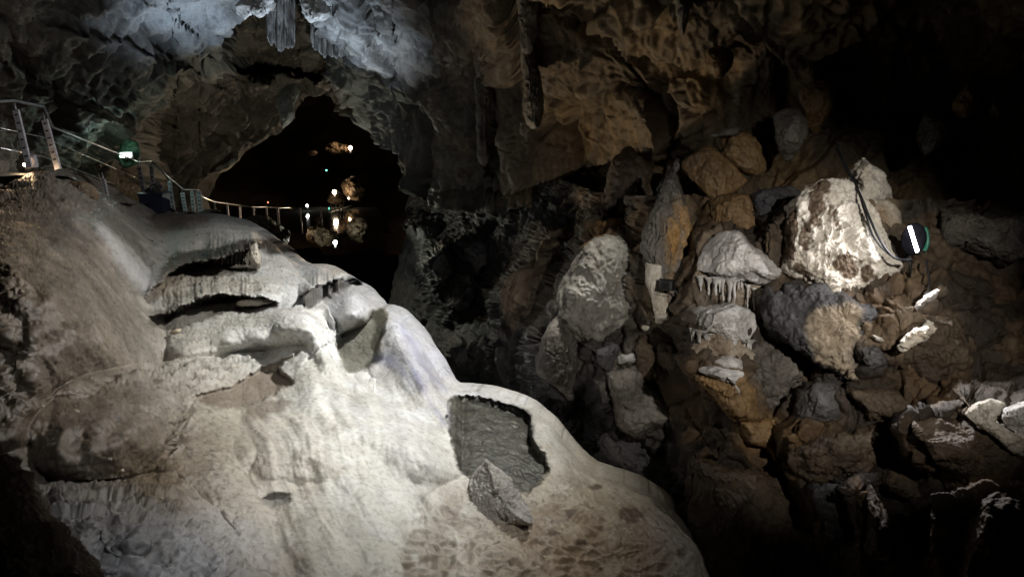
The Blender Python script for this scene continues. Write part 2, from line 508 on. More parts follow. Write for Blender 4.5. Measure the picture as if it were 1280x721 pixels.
# control points: pixel and height (metres below the eye)
ctl = [(-180, 240, -1.2), (-180, 450, -2.2), (-180, 700, -2.2), (0, 240, -1.5), (60, 213, -1.45), (100, 228, -1.75), (180, 266, -2.75), (240, 270, -2.95), (300, 280, -3.0), (345, 310, -3.0),
       (400, 336, -3.15), (432, 352, -3.2), (465, 386, -3.2), (495, 392, -3.25), (530, 440, -3.45), (560, 492, -3.62), (600, 492, -3.62),
       (660, 514, -3.7), (705, 556, -3.9), (745, 597, -4.1), (805, 618, -4.3), (858, 656, -4.5), (884, 715, -4.75), (890, 800, -5.0),
       (0, 330, -1.65), (0, 420, -1.9), (60, 300, -1.7), (100, 380, -2.05), (60, 450, -2.15), (150, 330, -2.35), (140, 280, -2.15), (185, 300, -2.7), (150, 430, -2.5), (195, 380, -2.9), (190, 440, -2.85), (130, 470, -2.55),
       (220, 300, -3.0), (270, 300, -3.0), (260, 360, -3.1), (320, 360, -3.1), (250, 430, -3.05), (300, 420, -3.1), (370, 400, -3.1), (340, 440, -3.15),
       (60, 520, -2.45), (130, 510, -2.6), (200, 500, -2.75), (130, 580, -2.65), (220, 560, -2.95), (40, 590, -2.4), (270, 480, -3.05), (330, 480, -3.25), (300, 540, -3.15),
       (400, 470, -3.2), (450, 450, -3.4), (460, 480, -3.4), (500, 480, -3.4), (430, 560, -3.3), (500, 540, -3.45), (550, 560, -3.6), (380, 620, -3.3), (300, 620, -3.15), (470, 640, -3.45), (560, 620, -3.66), (620, 640, -3.78), (700, 620, -3.95),
       (100, 650, -2.6), (200, 640, -2.85), (30, 720, -2.4), (150, 720, -2.7), (260, 720, -3.05), (380, 720, -3.3), (500, 720, -3.6), (620, 720, -3.9), (740, 720, -4.25), (780, 660, -4.2),
       (200, 880, -2.8), (450, 880, -3.5), (700, 880, -4.3), (0, 880, -2.3)]
cz = np.array([c[2] for c in ctl]); cx = np.array([c[0] for c in ctl], float); cy = np.array([c[1] for c in ctl], float)
tp = TPS(np.c_[cx, cy], cz, 2e-3)
Z = tp(X, Y)
D = Z / RZ[..., 2]
D = np.clip(D, 2.0, 30)
# round the rim over
w = np.interp(xs, [-180, 0, 150, 300, 400, 560, 700, 900], [40, 30, 25, 30, 26, 36, 50, 70])[None]
R = np.interp(xs, [-180, 0, 150, 300, 400, 560, 700, 900], [0.5, 0.4, .5, 1.1, .9, .8, .6, .9])[None]
t = np.clip((Y - yt[None]) / w, 0, 1)
D = D + R * (1 - np.sqrt(np.clip(1 - (1 - t) ** 2, 0, 1)))


def fstep(line, amt, width, sgn, endfade=14):
    """surface on one side of a line lies behind the other side"""
    global D
    q = catmull(line, False, 6)
    m = (X > q[:, 0].min() - 4 * width) & (X < q[:, 0].max() + 4 * width) & (Y > q[:, 1].min() - 4 * width) & (Y < q[:, 1].max() + 4 * width)
    d, sd = seg_dist(X[m], Y[m], q, False)
    e = np.minimum(np.hypot(X[m] - q[0, 0], Y[m] - q[0, 1]), np.hypot(X[m] - q[-1, 0], Y[m] - q[-1, 1]))
    a = amt * np.exp(-(d / width) ** 1.3) * (sd == sgn) * sstep(0, 1, np.clip(np.hypot(e, 0) / endfade, 0, 1) + 0.0)
    D[m] += a


def crease(line, amt, width):
    global D
    q = catmull(line, False, 6)
    m = (X > q[:, 0].min() - 4 * width) & (X < q[:, 0].max() + 4 * width) & (Y > q[:, 1].min() - 4 * width) & (Y < q[:, 1].max() + 4 * width)
    d, _ = seg_dist(X[m], Y[m], q, False)
    D[m] += amt * np.exp(-d / width)


def bulge(c, rx, ry, ang, amt):
    global D
    ca, sa = math.cos(math.radians(ang)), math.sin(math.radians(ang))
    u = ((X - c[0]) * ca + (Y - c[1]) * sa) / rx; v = (-(X - c[0]) * sa + (Y - c[1]) * ca) / ry
    D -= amt * np.exp(-(u * u + v * v) * 1.2)


WX = X + 4.0 * perlin(np.stack([X / 14, Y / 11, 0 * X], -1), 71) + 2.0 * perlin(np.stack([X / 5, Y / 5, 0 * X], -1), 72)
WY = Y + 3.0 * perlin(np.stack([X / 14, Y / 11, 0 * X + 5], -1), 73) + 1.6 * perlin(np.stack([X / 5, Y / 5, 0 * X + 5], -1), 74)


def cavity(poly, undercut, drop, soft=1.5, lip=0.0):
    """hollow: floor running back from the lower edge to a rear wall; with lip the crust above juts out over it"""
    global D
    m = pmask(WX, WY, poly, soft)
    cols = np.where(m.max(0) > 0.5)[0]
    Dn = D.copy(); sh = np.zeros(nx); top = np.zeros(nx)
    for c in cols:
        r = np.where(m[:, c] > 0.5)[0]
        t0, b0 = max(r[0] - 1, 0), min(r[-1] + 1, ny - 1)
        zb = D[b0, c] * RZ[b0, c, 2] - drop
        back = (D[b0, c] if lip else D[t0, c]) + undercut
        Dn[r, c] = np.minimum(zb / RZ[r, c, 2], back)
        sh[c] = max(D[t0, c] - D[b0, c], 0); top[c] = Y[t0, c]
    if lip and len(cols):
        sh = np.convolve(sh, np.ones(9) / 9, 'same'); top = np.interp(np.arange(nx), cols, top[cols])
        up = np.clip(top[None] - Y, 0, None)
        a = sh[None] * np.exp(-(up / lip) ** 1.2) * (Y <= top[None] + 1)
        D = D - a
    D = D * (1 - m) + Dn * m


def pillow(poly, amt, w):
    global D
    q = catmull(poly, True, 5)
    x0, y0 = q.min(0) - 3; x1, y1 = q.max(0) + 3
    m = (X > x0) & (X < x1) & (Y > y0) & (Y < y1)
    d, _ = seg_dist(X[m], Y[m], q, True)
    t = np.where(inside(X[m], Y[m], q), np.clip(d / w, 0, 1), 0)
    D[m] -= amt * (sstep(0, 1, t) * .6 + .4 * np.sin(t * math.pi / 2) * sstep(0, .3, t)) * (.75 + .5 * np.clip(perlin(np.stack([X[m] / 30, Y[m] / 30, 0 * X[m]], -1), 75) + .5, 0, 1))


# creases and lobes
crease([(185, 335), (200, 370), (206, 410), (208, 440), (200, 458)], 0.35, 14)
crease([(120, 492), (150, 472), (200, 456), (270, 450), (330, 442)], 0.12, 8)
crease([(240, 500), (225, 540), (205, 575), (190, 600)], 0.18, 12)
crease([(60, 600), (130, 605), (200, 590), (250, 620), (290, 670)], 0.15, 14)
crease([(330, 480), (300, 520), (320, 560), (310, 590)], 0.08, 14)
crease([(470, 480), (500, 500), (545, 560), (580, 620)], 0.05, 16)
crease([(430, 466), (418, 520), (440, 560), (447, 605)], 0.035, 14)
crease([(345, 655), (380, 606), (440, 622), (472, 690), (480, 740)], 0.035, 12)
crease([(578, 596), (545, 612), (528, 640), (540, 700)], 0.07, 10)
crease([(300, 520), (292, 560), (310, 600), (345, 640)], 0.05, 14)
crease([(205, 450), (260, 448), (330, 438), (380, 432)], 0.15, 6)
crease([(110, 500), (60, 505), (35, 540), (50, 595), (110, 606), (190, 596)], 0.14, 8)
crease([(52, 498), (80, 480), (118, 465), (196, 452)], 0.14, 8)
crease([(60, 300), (120, 340), (180, 410), (200, 450)], 0.07, 7)
crease([(100, 240), (150, 290), (190, 335)], 0.10, 7)
bulge((130, 530), 110, 75, -10, 0.35)
bulge((270, 290), 60, 22, 8, 0.5)
bulge((370, 400), 40, 70, -30, 0.5)
bulge((430, 380), 35, 40, -30, 0.45)
bulge((520, 440), 30, 80, -30, 0.35)
bulge((430, 530), 60, 80, -25, 0.30)
bulge((530, 570), 40, 50, -20, 0.20)
bulge((310, 560), 60, 50, -20, 0.20)
bulge((170, 670), 120, 60, 20, 0.35)
bulge((60, 360), 110, 60, 30, 0.35)
bulge((140, 290), 70, 30, 35, 0.25)
fstep([(345, 309), (372, 340), (395, 365), (415, 398), (420, 435), (432, 466), (452, 480)], 0.9, 32, -1)
fstep([(467, 384), (462, 398), (448, 406), (425, 416), (414, 424)], 0.25, 25, -1)
for (pl, am, wd) in (
        ([(205, 300), (230, 272), (300, 279), (342, 306), (322, 300), (270, 310), (225, 322)], .4, 18),
        ([(205, 418), (285, 393), (345, 386), (385, 374), (412, 400), (418, 440), (430, 466), (400, 470), (378, 437), (330, 442), (212, 448)], .45, 30),
        ([(385, 390), (440, 360), (464, 386), (450, 405), (420, 416), (402, 398)], .45, 18),
        ([(484, 392), (515, 415), (552, 478), (563, 520), (570, 560), (530, 520), (482, 472), (480, 448), (476, 430)], .15, 36),
        ([(395, 470), (440, 470), (480, 475), (530, 520), (568, 565), (575, 600), (520, 610), (450, 560), (410, 520)], .22, 50),
        ([(300, 517), (350, 494), (400, 472), (420, 540), (420, 600), (340, 610), (300, 580)], .16, 45),
        ([(350, 620), (420, 600), (470, 590), (520, 650), (560, 730), (560, 800), (380, 800), (345, 690)], .16, 60),
        ([(40, 545), (60, 505), (130, 488), (200, 460), (240, 490), (225, 540), (195, 580), (110, 600), (50, 592)], .25, 45),
        ([(60, 618), (130, 606), (210, 602), (260, 640), (310, 700), (330, 800), (40, 800)], .30, 30),
        ([(-180, 300), (60, 270), (130, 320), (190, 400), (206, 445), (118, 463), (60, 490), (-180, 500)], .25, 60),
        ([(60, 222), (120, 242), (180, 270), (195, 330), (206, 400), (150, 345), (80, 295)], .2, 35),
        ([(690, 545), (740, 598), (850, 655), (880, 705), (885, 800), (560, 800), (560, 690), (680, 622)], .15, 50),
        ([(-180, 470), (20, 450), (60, 480), (40, 560), (-180, 580)], .3, 30)):
    pillow(pl, am, wd)
# cavities, shelves and pools
cavity([(187, 396), (205, 393), (238, 377), (267, 369), (293, 369), (320, 373), (345, 377), (345, 383), (327, 389), (306, 391), (285, 389), (238, 406), (206, 415)], 0.9, 0.04, 1.2, 16)
cavity([(183, 370), (200, 352), (219, 336), (258, 327), (281, 321), (318, 308), (322, 330), (318, 344), (296, 349), (265, 347), (219, 352), (194, 376)], 1.0, 0.04, 1.2, 24)
cavity([(378, 383), (383, 366), (400, 356), (425, 350), (438, 355), (425, 366), (405, 372), (388, 386)], 0.3, 0.12, 1.5, 8)
D = D + .16 * pmask(X, Y, [(418, 424), (437, 412), (458, 402), (468, 386), (484, 390), (480, 415), (474, 436), (478, 449), (456, 464), (434, 469), (423, 446)], 3)
cavity([(562, 499), (600, 496), (640, 507), (662, 519), (666, 545), (674, 560), (686, 578), (682, 598), (656, 619), (640, 614), (600, 604), (578, 596), (566, 565), (560, 530)], 0.05, 0.10, 2.0)
cavity([(240, 497), (285, 484), (320, 463), (350, 450), (378, 437), (350, 460), (366, 476), (350, 490), (320, 506), (300, 514), (265, 510)], 0.05, 0.05, 3.0)
cavity([(440, 482), (470, 474), (468, 490), (450, 492)], 0.1, 0.03, 3.0)
cavity([(190, 268), (225, 266), (262, 272), (246, 283), (212, 288), (194, 284)], 0.3, 0.05, 2.0)
cavity([(325, 622), (345, 617), (365, 619), (360, 632), (338, 636)], 0.02, 0.03, 3.0)


def flow_depth(px, py):
    c = int(np.argmin(np.abs(xs - px))); return float(np.interp(py, Y[:, c], D[:, c]))


FLOWD = {k: flow_depth(*k) for k in ((640, 656), (316, 341), (320, 384), (220, 419), (95, 515), (52, 508), (150, 588), (137, 574), (265, 450), (600, 700), (445, 690))}
FP = CAM + RZ * D[..., None]
def blur(A, k):
    ker = np.ones(k) / k
    for ax_ in (0, 1):
        p_ = [(0, 0)] * A.ndim; p_[ax_] = (k // 2, k // 2)
        B = np.cumsum(np.pad(A, p_, mode='edge'), axis=ax_)
        B = np.insert(B, 0, 0, axis=ax_)
        A = (np.take(B, np.arange(k, B.shape[ax_]), ax_) - np.take(B, np.arange(0, B.shape[ax_] - k), ax_)) / k
    return A


FN = grid_normals(CAM + RZ * blur(D, 13)[..., None])
# surface texture: flow ripples, pitted rough zones, scalloped micro terraces
rough_z = np.clip(pmask(X, Y, [(30, 600), (130, 600), (210, 600), (260, 640), (300, 700), (320, 800), (-180, 800), (-180, 560)], 30)
                  + pmask(X, Y, [(120, 490), (200, 456), (330, 446), (250, 490), (235, 540), (200, 580), (210, 530), (225, 500), (170, 480)], 10)
                  + 0.9 * pmask(X, Y, [(-60, 330), (20, 342), (36, 380), (26, 420), (50, 480), (20, 530), (-60, 530)], 12)
                  + 0.8 * pmask(X, Y, [(-20, 225), (60, 205), (130, 240), (150, 262), (90, 262), (20, 262)], 12)
                  + 0.14 * pmask(X, Y, [(562, 499), (640, 507), (666, 545), (686, 578), (656, 619), (578, 596), (560, 530)], 3)
                  + 0.5 * pmask(X, Y, [(200, 345), (300, 345), (350, 365), (340, 375), (250, 375), (200, 395)], 8), 0, 1)
shel = pmask(X, Y, [(215, 320), (240, 314), (280, 308), (325, 298), (368, 308), (345, 320), (320, 312), (280, 322), (220, 336), (195, 352)], 4)
gour = np.clip(pmask(X, Y, [(560, 612), (640, 660), (700, 600), (760, 640), (830, 680), (840, 780), (420, 780), (500, 690)], 28), 0, 1)
f = FP.reshape(-1, 3)
n_big = fbm(f, 0.9, 4, 3).reshape(X.shape)
n_med = fbm(f, 5.0, 4, 5).reshape(X.shape)
n_fine = fbm(f, 22.0, 3, 9, 0.6).reshape(X.shape)
n_rid = fbm(f, 4.0, 4, 21, 0.55, True).reshape(X.shape)
# ripples that follow the fall of the flow (left fan runs down to the right)
fl = (X * 0.62 - Y * 0.55 + 40 * n_big)
fan = pmask(X, Y, [(-180, 250), (60, 215), (180, 268), (205, 400), (195, 455), (100, 480), (-180, 400)], 25)
rip = fbm(np.stack([fl / 16, (X + Y) / 220, np.zeros_like(X)], -1), 1.0, 3, 31)
cas = pmask(X, Y, [(330, 430), (430, 470), (540, 440), (570, 560), (600, 640), (560, 800), (380, 800), (300, 600), (290, 520)], 30)
rip2 = fbm(np.stack([(X * 0.8 - Y * 0.33 + 25 * n_big) / 15, (X * .5 + Y) / 120, np.ones_like(X)], -1), 1.0, 3, 33)
f1, f2, _ = worley(np.stack([X / 24 + 0.5 * n_med, Y / 13 + 0.5 * n_big, np.zeros_like(X)], -1).reshape(-1, 3), 1.0, 40)
cell = np.clip((f2 - f1).reshape(X.shape) * 2.2, 0, 1)
va, ed = facets(f, 2.6, 60)
va = va.reshape(X.shape)
ter = np.clip(pmask(X, Y, [(300, 470), (390, 470), (440, 540), (470, 640), (420, 760), (250, 760), (270, 600), (290, 540)], 25)
              + pmask(X, Y, [(540, 600), (700, 600), (860, 660), (860, 800), (440, 800), (480, 690)], 25)
              + .8 * pmask(X, Y, [(210, 400), (330, 395), (420, 440), (420, 480), (330, 440), (220, 450)], 12)
              + .5 * pmask(X, Y, [(60, 470), (200, 470), (240, 500), (200, 580), (60, 590)], 20), 0, 1)
zz = FP[..., 2] * 9 + 2.6 * n_big + 1.6 * n_med
saw = zz - np.floor(zz); saw = np.where(saw < .85, saw / .85, (1 - saw) / .15)
flk = fbm(f, 1.7, 5, 45, .6).reshape(X.shape) * 5
flk = sstep(-.08, .08, flk - .2) + sstep(-.06, .06, flk - .9) + sstep(-.06, .06, flk + .8)
disp = (0.06 * n_big + 0.016 * n_med * (1 - 0.75 * cas) + 0.010 * n_fine * (1 - 0.45 * cas + .8 * fan) + 0.03 * rip * fan + 0.032 * rip2 * cas + .018 * saw * ter * (1 - .6 * cas) + .006 * flk * (1 - .6 * cas)
        + rough_z * (0.06 * n_rid + 0.02 * n_fine + 0.05 * n_med + 0.05 * va) - gour * 0.035 * cell ** 1.3 + shel * (0.05 * n_rid + 0.03 * n_fine))
poolm = pmask(WX, WY, [(562, 499), (600, 496), (640, 507), (662, 519), (666, 545), (686, 578), (656, 619), (578, 596), (560, 530)], 3)
disp = disp * (1 - .4 * poolm) + poolm * .006 * n_fine
C_pool = (poolm * np.clip(.9 * n_med + 1.2 * n_fine, -.6, 1.2))[..., None]
edge = sstep(0, 10, Y - yt[None])
FP = FP + FN * (disp * (0.35 + 0.65 * edge))[..., None]

# own colour of the stone, plus shade painted into pool rim and hollows
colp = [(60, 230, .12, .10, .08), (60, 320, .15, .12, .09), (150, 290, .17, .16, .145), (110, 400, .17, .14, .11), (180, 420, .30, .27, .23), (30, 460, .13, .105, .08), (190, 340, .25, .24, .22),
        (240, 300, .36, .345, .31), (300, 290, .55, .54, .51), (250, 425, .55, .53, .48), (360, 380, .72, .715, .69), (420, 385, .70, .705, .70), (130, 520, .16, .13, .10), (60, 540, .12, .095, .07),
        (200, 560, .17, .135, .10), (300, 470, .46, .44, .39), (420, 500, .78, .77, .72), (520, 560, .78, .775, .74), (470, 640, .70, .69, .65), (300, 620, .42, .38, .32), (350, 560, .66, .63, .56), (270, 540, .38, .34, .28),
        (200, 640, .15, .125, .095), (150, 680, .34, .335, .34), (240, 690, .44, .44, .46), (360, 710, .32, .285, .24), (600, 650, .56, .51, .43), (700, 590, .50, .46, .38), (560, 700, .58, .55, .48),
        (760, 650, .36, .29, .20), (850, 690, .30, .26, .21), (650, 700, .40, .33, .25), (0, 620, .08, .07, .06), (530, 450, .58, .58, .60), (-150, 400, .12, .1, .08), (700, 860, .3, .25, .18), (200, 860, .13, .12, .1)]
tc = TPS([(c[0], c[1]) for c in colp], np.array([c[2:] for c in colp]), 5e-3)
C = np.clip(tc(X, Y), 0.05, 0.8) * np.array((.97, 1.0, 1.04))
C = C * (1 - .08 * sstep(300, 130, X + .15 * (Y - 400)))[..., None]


def paint(poly, col, soft, k=1.0, nz=None):
    global C
    m = pmask(WX, WY, poly, soft) * k
    if nz is not None:
        m = m * nz
    C = C * (1 - m[..., None]) + np.array(col) * m[..., None]


C = C * (1 + .55 * np.clip(rip * 1.6, -.6, .8) * fan)[..., None] * (1 + .38 * np.clip(rip2, -.5, .5) * cas)[..., None]
C = C * (1 + .16 * n_med + .2 * n_big)[..., None] * np.where(flk[..., None] > 1.5, np.array((1.04, 1.04, 1.04)), np.array((.97, .95, .92)))
grit = np.clip(fbm(f, 14, 3, 47, .65).reshape(X.shape) * 5 - .9, 0, 1) * (1 - .75 * cas)
C = C * (1 - .6 * grit[..., None])
nzm = np.clip(0.55 + 1.3 * n_med + .6 * n_big, 0, 1)
paint([(563, 499), (600, 497), (640, 508), (660, 520), (664, 545), (684, 578), (680, 596), (656, 617), (600, 602), (578, 594), (566, 565), (561, 530)], (.05, .05, .038), 3)
paint([(586, 496), (640, 506), (664, 518), (668, 547), (660, 552), (654, 527), (633, 515), (592, 505)], (.012, .012, .009), 3)  # black undercut shade painted along the far rim of the pool
paint([(420, 424), (466, 388), (482, 388), (479, 415), (478, 447), (456, 462), (434, 467), (423, 446)], (.19, .19, .155), 3, .9)
paint([(378, 383), (383, 366), (400, 356), (425, 350), (438, 355), (425, 366), (405, 372), (388, 386)], (.05, .045, .035), 2, .9)  # inside of the small pool painted dark to read as shaded
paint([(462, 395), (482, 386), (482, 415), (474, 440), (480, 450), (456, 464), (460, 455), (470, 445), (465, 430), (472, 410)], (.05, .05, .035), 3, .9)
paint([(240, 497), (285, 484), (320, 463), (350, 450), (378, 437), (350, 460), (366, 476), (350, 490), (320, 506), (300, 514), (265, 510)], (.20, .165, .13), 3, .9)
paint([(310, 512), (345, 500), (368, 505), (345, 520), (312, 525)], (.26, .22, .18), 4, .8)
paint([(325, 622), (345, 617), (365, 619), (360, 632), (338, 636)], (.2, .19, .18), 4, .9)
C = C * (1 + 1.2 * C_pool)
# bluish manganese streaks on the right lobe
paint([(470, 450), (495, 440), (515, 455), (545, 490), (560, 520), (556, 530), (525, 490), (495, 465)], (.20, .21, .32), 7, .85, np.clip(.7 + 1.6 * rip2, 0, 1))
paint([(495, 400), (515, 420), (540, 460), (558, 490), (545, 480), (510, 440)], (.34, .35, .46), 8, .8)
paint([(400, 365), (440, 358), (460, 385), (430, 405), (405, 390)], (.42, .43, .48), 12, .6, nzm)
paint([(120, 280), (150, 300), (190, 350), (180, 360), (140, 320)], (.50, .50, .52), 8, .6)
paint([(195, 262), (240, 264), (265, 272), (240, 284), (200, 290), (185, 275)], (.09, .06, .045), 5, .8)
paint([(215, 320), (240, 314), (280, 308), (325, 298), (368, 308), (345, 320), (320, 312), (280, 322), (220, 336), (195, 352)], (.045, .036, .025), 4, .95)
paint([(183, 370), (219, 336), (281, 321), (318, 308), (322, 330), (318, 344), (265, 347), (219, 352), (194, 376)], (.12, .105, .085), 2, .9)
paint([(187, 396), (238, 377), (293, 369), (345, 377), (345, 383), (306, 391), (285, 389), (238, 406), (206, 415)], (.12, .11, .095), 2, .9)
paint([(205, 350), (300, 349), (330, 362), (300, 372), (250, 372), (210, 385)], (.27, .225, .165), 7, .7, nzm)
# brown stains on the lower terraces
br = np.clip((fbm(f, 2.2, 4, 77).reshape(X.shape) + .08) * 5, 0, 1) * gour
C = C * (1 - 0.55 * br[..., None]) + np.array((.19, .125, .065)) * 0.55 * br[..., None]
sp = (cell > .5) * gour * np.clip(fbm(f, 3.0, 2, 90).reshape(X.shape) * 6 - .2, 0, 1)
C = C * (1 - .28 * sp[..., None]) + np.array((.15, .10, .06)) * .28 * sp[..., None]
for (a, b, rx, ry) in ((783, 646, 15, 10), (850, 692, 6, 7), (722, 680, 9, 6), (690, 668, 8, 6), (655, 655, 7, 5), (712, 640, 8, 5), (745, 610, 8, 4)):
    dd = np.hypot((X - a) / rx + .4 * n_med * 3, (Y - b) / ry)
    mm = sstep(1.15, .75, dd)[..., None] * .85
    C = C * (1 - mm) + np.array((.10, .065, .04)) * mm
rz = (rough_z * np.clip(-n_rid * 1.6, 0, 1) * .5)[..., None]
C = C * (1 - rz) + np.array((.10, .085, .065)) * rz
# the far side of the crest, out of sight: fall away and down
curl = []
base = FP[0]
for k in range(1, 15):
    a = k / 14 * math.pi / 2
    curl.append(base + np.array((0.15, 1.0, 0)) * (1.4 * math.sin(a)) * 1.0 - np.array((0, 0, 1.0)) * (1.4 * (1 - math.cos(a))) * 1.2)
for k in range(1, 8):
    curl.append(curl[13] + np.array((0.02, .12, -.7)) * k)
curl = np.array(curl[::-1])
curl += 0.10 * fbm(curl, 1.5, 3, 4)[..., None] * np.linspace(1, 0, len(curl))[:, None, None]
FP = np.concatenate([curl, FP], 0)
C = np.concatenate([np.repeat(C[:1], len(curl), 0), C], 0)
fv = FP.reshape(-1, 3)
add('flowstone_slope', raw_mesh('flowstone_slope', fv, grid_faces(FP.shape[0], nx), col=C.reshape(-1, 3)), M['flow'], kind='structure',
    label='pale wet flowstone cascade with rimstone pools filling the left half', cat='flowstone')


# ------------------------------------------------------------------ generic relief sheets for the cave walls
def sheet(name, xr, nx, ytop, ybot, ny, ctl, fn, label, curl_bottom=0.0, mat='wall'):
    xs = np.linspace(*xr, nx)
    a = np.interp(xs, *zip(*ytop)); b = np.interp(xs, *zip(*ybot))
    s = np.linspace(0, 1, ny)
    X = np.repeat(xs[None], ny, 0); Y = a[None] + (b - a)[None] * s[:, None]
    tp = TPS([(c[0], c[1]) for c in ctl], np.log([c[2] for c in ctl]), 1e-2)
    D = np.exp(tp(X, Y))
    D, disp, col = fn(X, Y, D.copy(), b[None])
    P = CAM + rays(X, Y) * D[..., None]
    P = P + grid_normals(CAM + rays(X, Y) * blur(D, 25)[..., None]) * disp[..., None]
    if curl_bottom:
        rows = []
        for k in range(1, 14):
            t = k / 13
            rows.append(P[-1] + np.array((0, 1.0, 0)) * curl_bottom * t + np.array((0, 0, 1.0)) * curl_bottom * .25 * math.sin(t * 3.0)
                        + 0.25 * t * fbm(P[-1] + np.array((0, t * 3, 0)), 1.3, 3, 8)[:, None])
        P = np.concatenate([P, np.array(rows)], 0); col = np.concatenate([col, np.repeat(col[-1:], 13, 0)], 0)
    return add(name, raw_mesh(name, P.reshape(-1, 3), grid_faces(P.shape[0], nx), col=col.reshape(-1, 3)), M[mat], kind='structure', label=label)


def line_step(X, Y, D, line, amt, width, sgn):
    q = catmull(line, False, 6)
    m = (X > q[:, 0].min() - 4 * width) & (X < q[:, 0].max() + 4 * width) & (Y > q[:, 1].min() - 4 * width) & (Y < q[:, 1].max() + 4 * width)
    if not m.any():
        return
    d, sd = seg_dist(X[m], Y[m], q, False)
    e = np.minimum(np.hypot(X[m] - q[0, 0], Y[m] - q[0, 1]), np.hypot(X[m] - q[-1, 0], Y[m] - q[-1, 1]))
    D[m] += amt * np.exp(-(d / width) ** 1.3) * (sd == sgn) * sstep(0, 20, e)


def upper(X, Y, D, YB):
    # cleft in the ceiling
    cl = pmask(X, Y, [(300, 22), (285, 60), (287, 80), (305, 92), (350, 92), (400, 100), (408, 78), (402, 50), (394, 24), (378, 0), (372, -60), (335, -60), (345, 0), (330, 18)], 2.5)
    D = D + cl * 8.0
    low = pmask(X, Y, [(225, 95), (290, 85), (400, 95), (440, 140), (380, 130), (352, 172), (306, 206), (270, 232), (225, 310), (196, 300), (190, 160)], 9)
    D = D + low * 7.0
    P = CAM + rays(X, Y) * D[..., None]
    line_step(X, Y, D, [(200, 12), (240, 40), (262, 72), (288, 82)], 0.3, 26, -1)
    line_step(X, Y, D, [(60, 40), (150, 55), (215, 75), (252, 95)], 0.4, 30, -1)
    line_step(X, Y, D, [(20, 85), (60, 100), (110, 112), (175, 138)], 0.8, 22, 1)
    line_step(X, Y, D, [(688, -10), (730, 2), (760, 40), (790, 62), (832, 78), (890, 80)], 0.7, 30, 1)
    line_step(X, Y, D, [(596, 238), (640, 236), (700, 222), (765, 204), (830, 180)], 0.9, 30, 1)
    line_step(X, Y, D, [(598, 60), (606, 130), (600, 190), (612, 240)], 0.4, 16, -1)
    line_step(X, Y, D, [(722, 0), (726, 90), (722, 150), (735, 190)], 0.35, 18, 1)
    line_step(X, Y, D, [(505, 60), (540, 110), (545, 180), (525, 240)], 0.35, 24, 1)
    line_step(X, Y, D, [(832, 80), (838, 130), (860, 170)], 0.5, 24, 1)
    f = P.reshape(-1, 3); sh = X.shape
    big = fbm(f, 0.35, 4, 101).reshape(sh); med = fbm(f, 1.6, 5, 103, .55).reshape(sh); fin = fbm(f, 9, 3, 104, .6).reshape(sh)
    rid = fbm(f, 0.8, 5, 105, .55, True).reshape(sh)
    va, ed = facets(f * np.array((1, 1, .6)), .5, 106); vb, eb = facets(f, 1.5, 107)
    flute = fbm(f * np.array((3.2, 3.2, .35)), 1.0, 4, 108, .55).reshape(sh)
    va, ed, vb, eb = (q.reshape(sh) for q in (va, ed, vb, eb))
    fm = np.clip(big * 3 + .35, 0, 1)
    stk = fbm(f * np.array((7, 7, .45)), 1.0, 4, 112, .6).reshape(sh)
    disp = 0.5 * big + 0.16 * med + 0.05 * fin + 0.16 * rid + 0.62 * va + 0.10 * vb + .07 * stk - 0.06 * (1 - eb) - .22 * (1 - ed) + 0.13 * flute * fm
    t = np.clip((X - 430) / 300, 0, 1)[..., None]
    c = (1 - t) * np.array((.19, .185, .175)) + t * np.array((.17, .125, .075))
    lt = np.clip((300 - X) / 200, 0, 1)[..., None] * np.clip((Y - 30) / 80, 0, 1)[..., None]
    c = c * (1 - lt) + np.array((.16, .135, .11)) * lt
    st = np.clip(fbm(f * np.array((1, 1, .4)), .9, 4, 110).reshape(sh) * 4 + .3, 0, 1)[..., None]
    c = c * (.62 + .5 * st) + st * t * np.array((.02, .005, -.01))
    c = c * (1 + .9 * np.clip(stk, -.6, .8))[..., None]
    wh = np.clip(flute * 5 - .9, 0, 1)[..., None] * fm[..., None]
    c = c * (1 - .5 * wh) + np.array((.30, .27, .22)) * .5 * wh
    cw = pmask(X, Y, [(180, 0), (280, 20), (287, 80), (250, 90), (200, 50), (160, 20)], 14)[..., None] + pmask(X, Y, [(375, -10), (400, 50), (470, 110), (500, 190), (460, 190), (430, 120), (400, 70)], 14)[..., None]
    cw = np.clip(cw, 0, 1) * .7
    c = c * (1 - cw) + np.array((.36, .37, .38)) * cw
    return D, disp, np.clip(c, .02, .7)


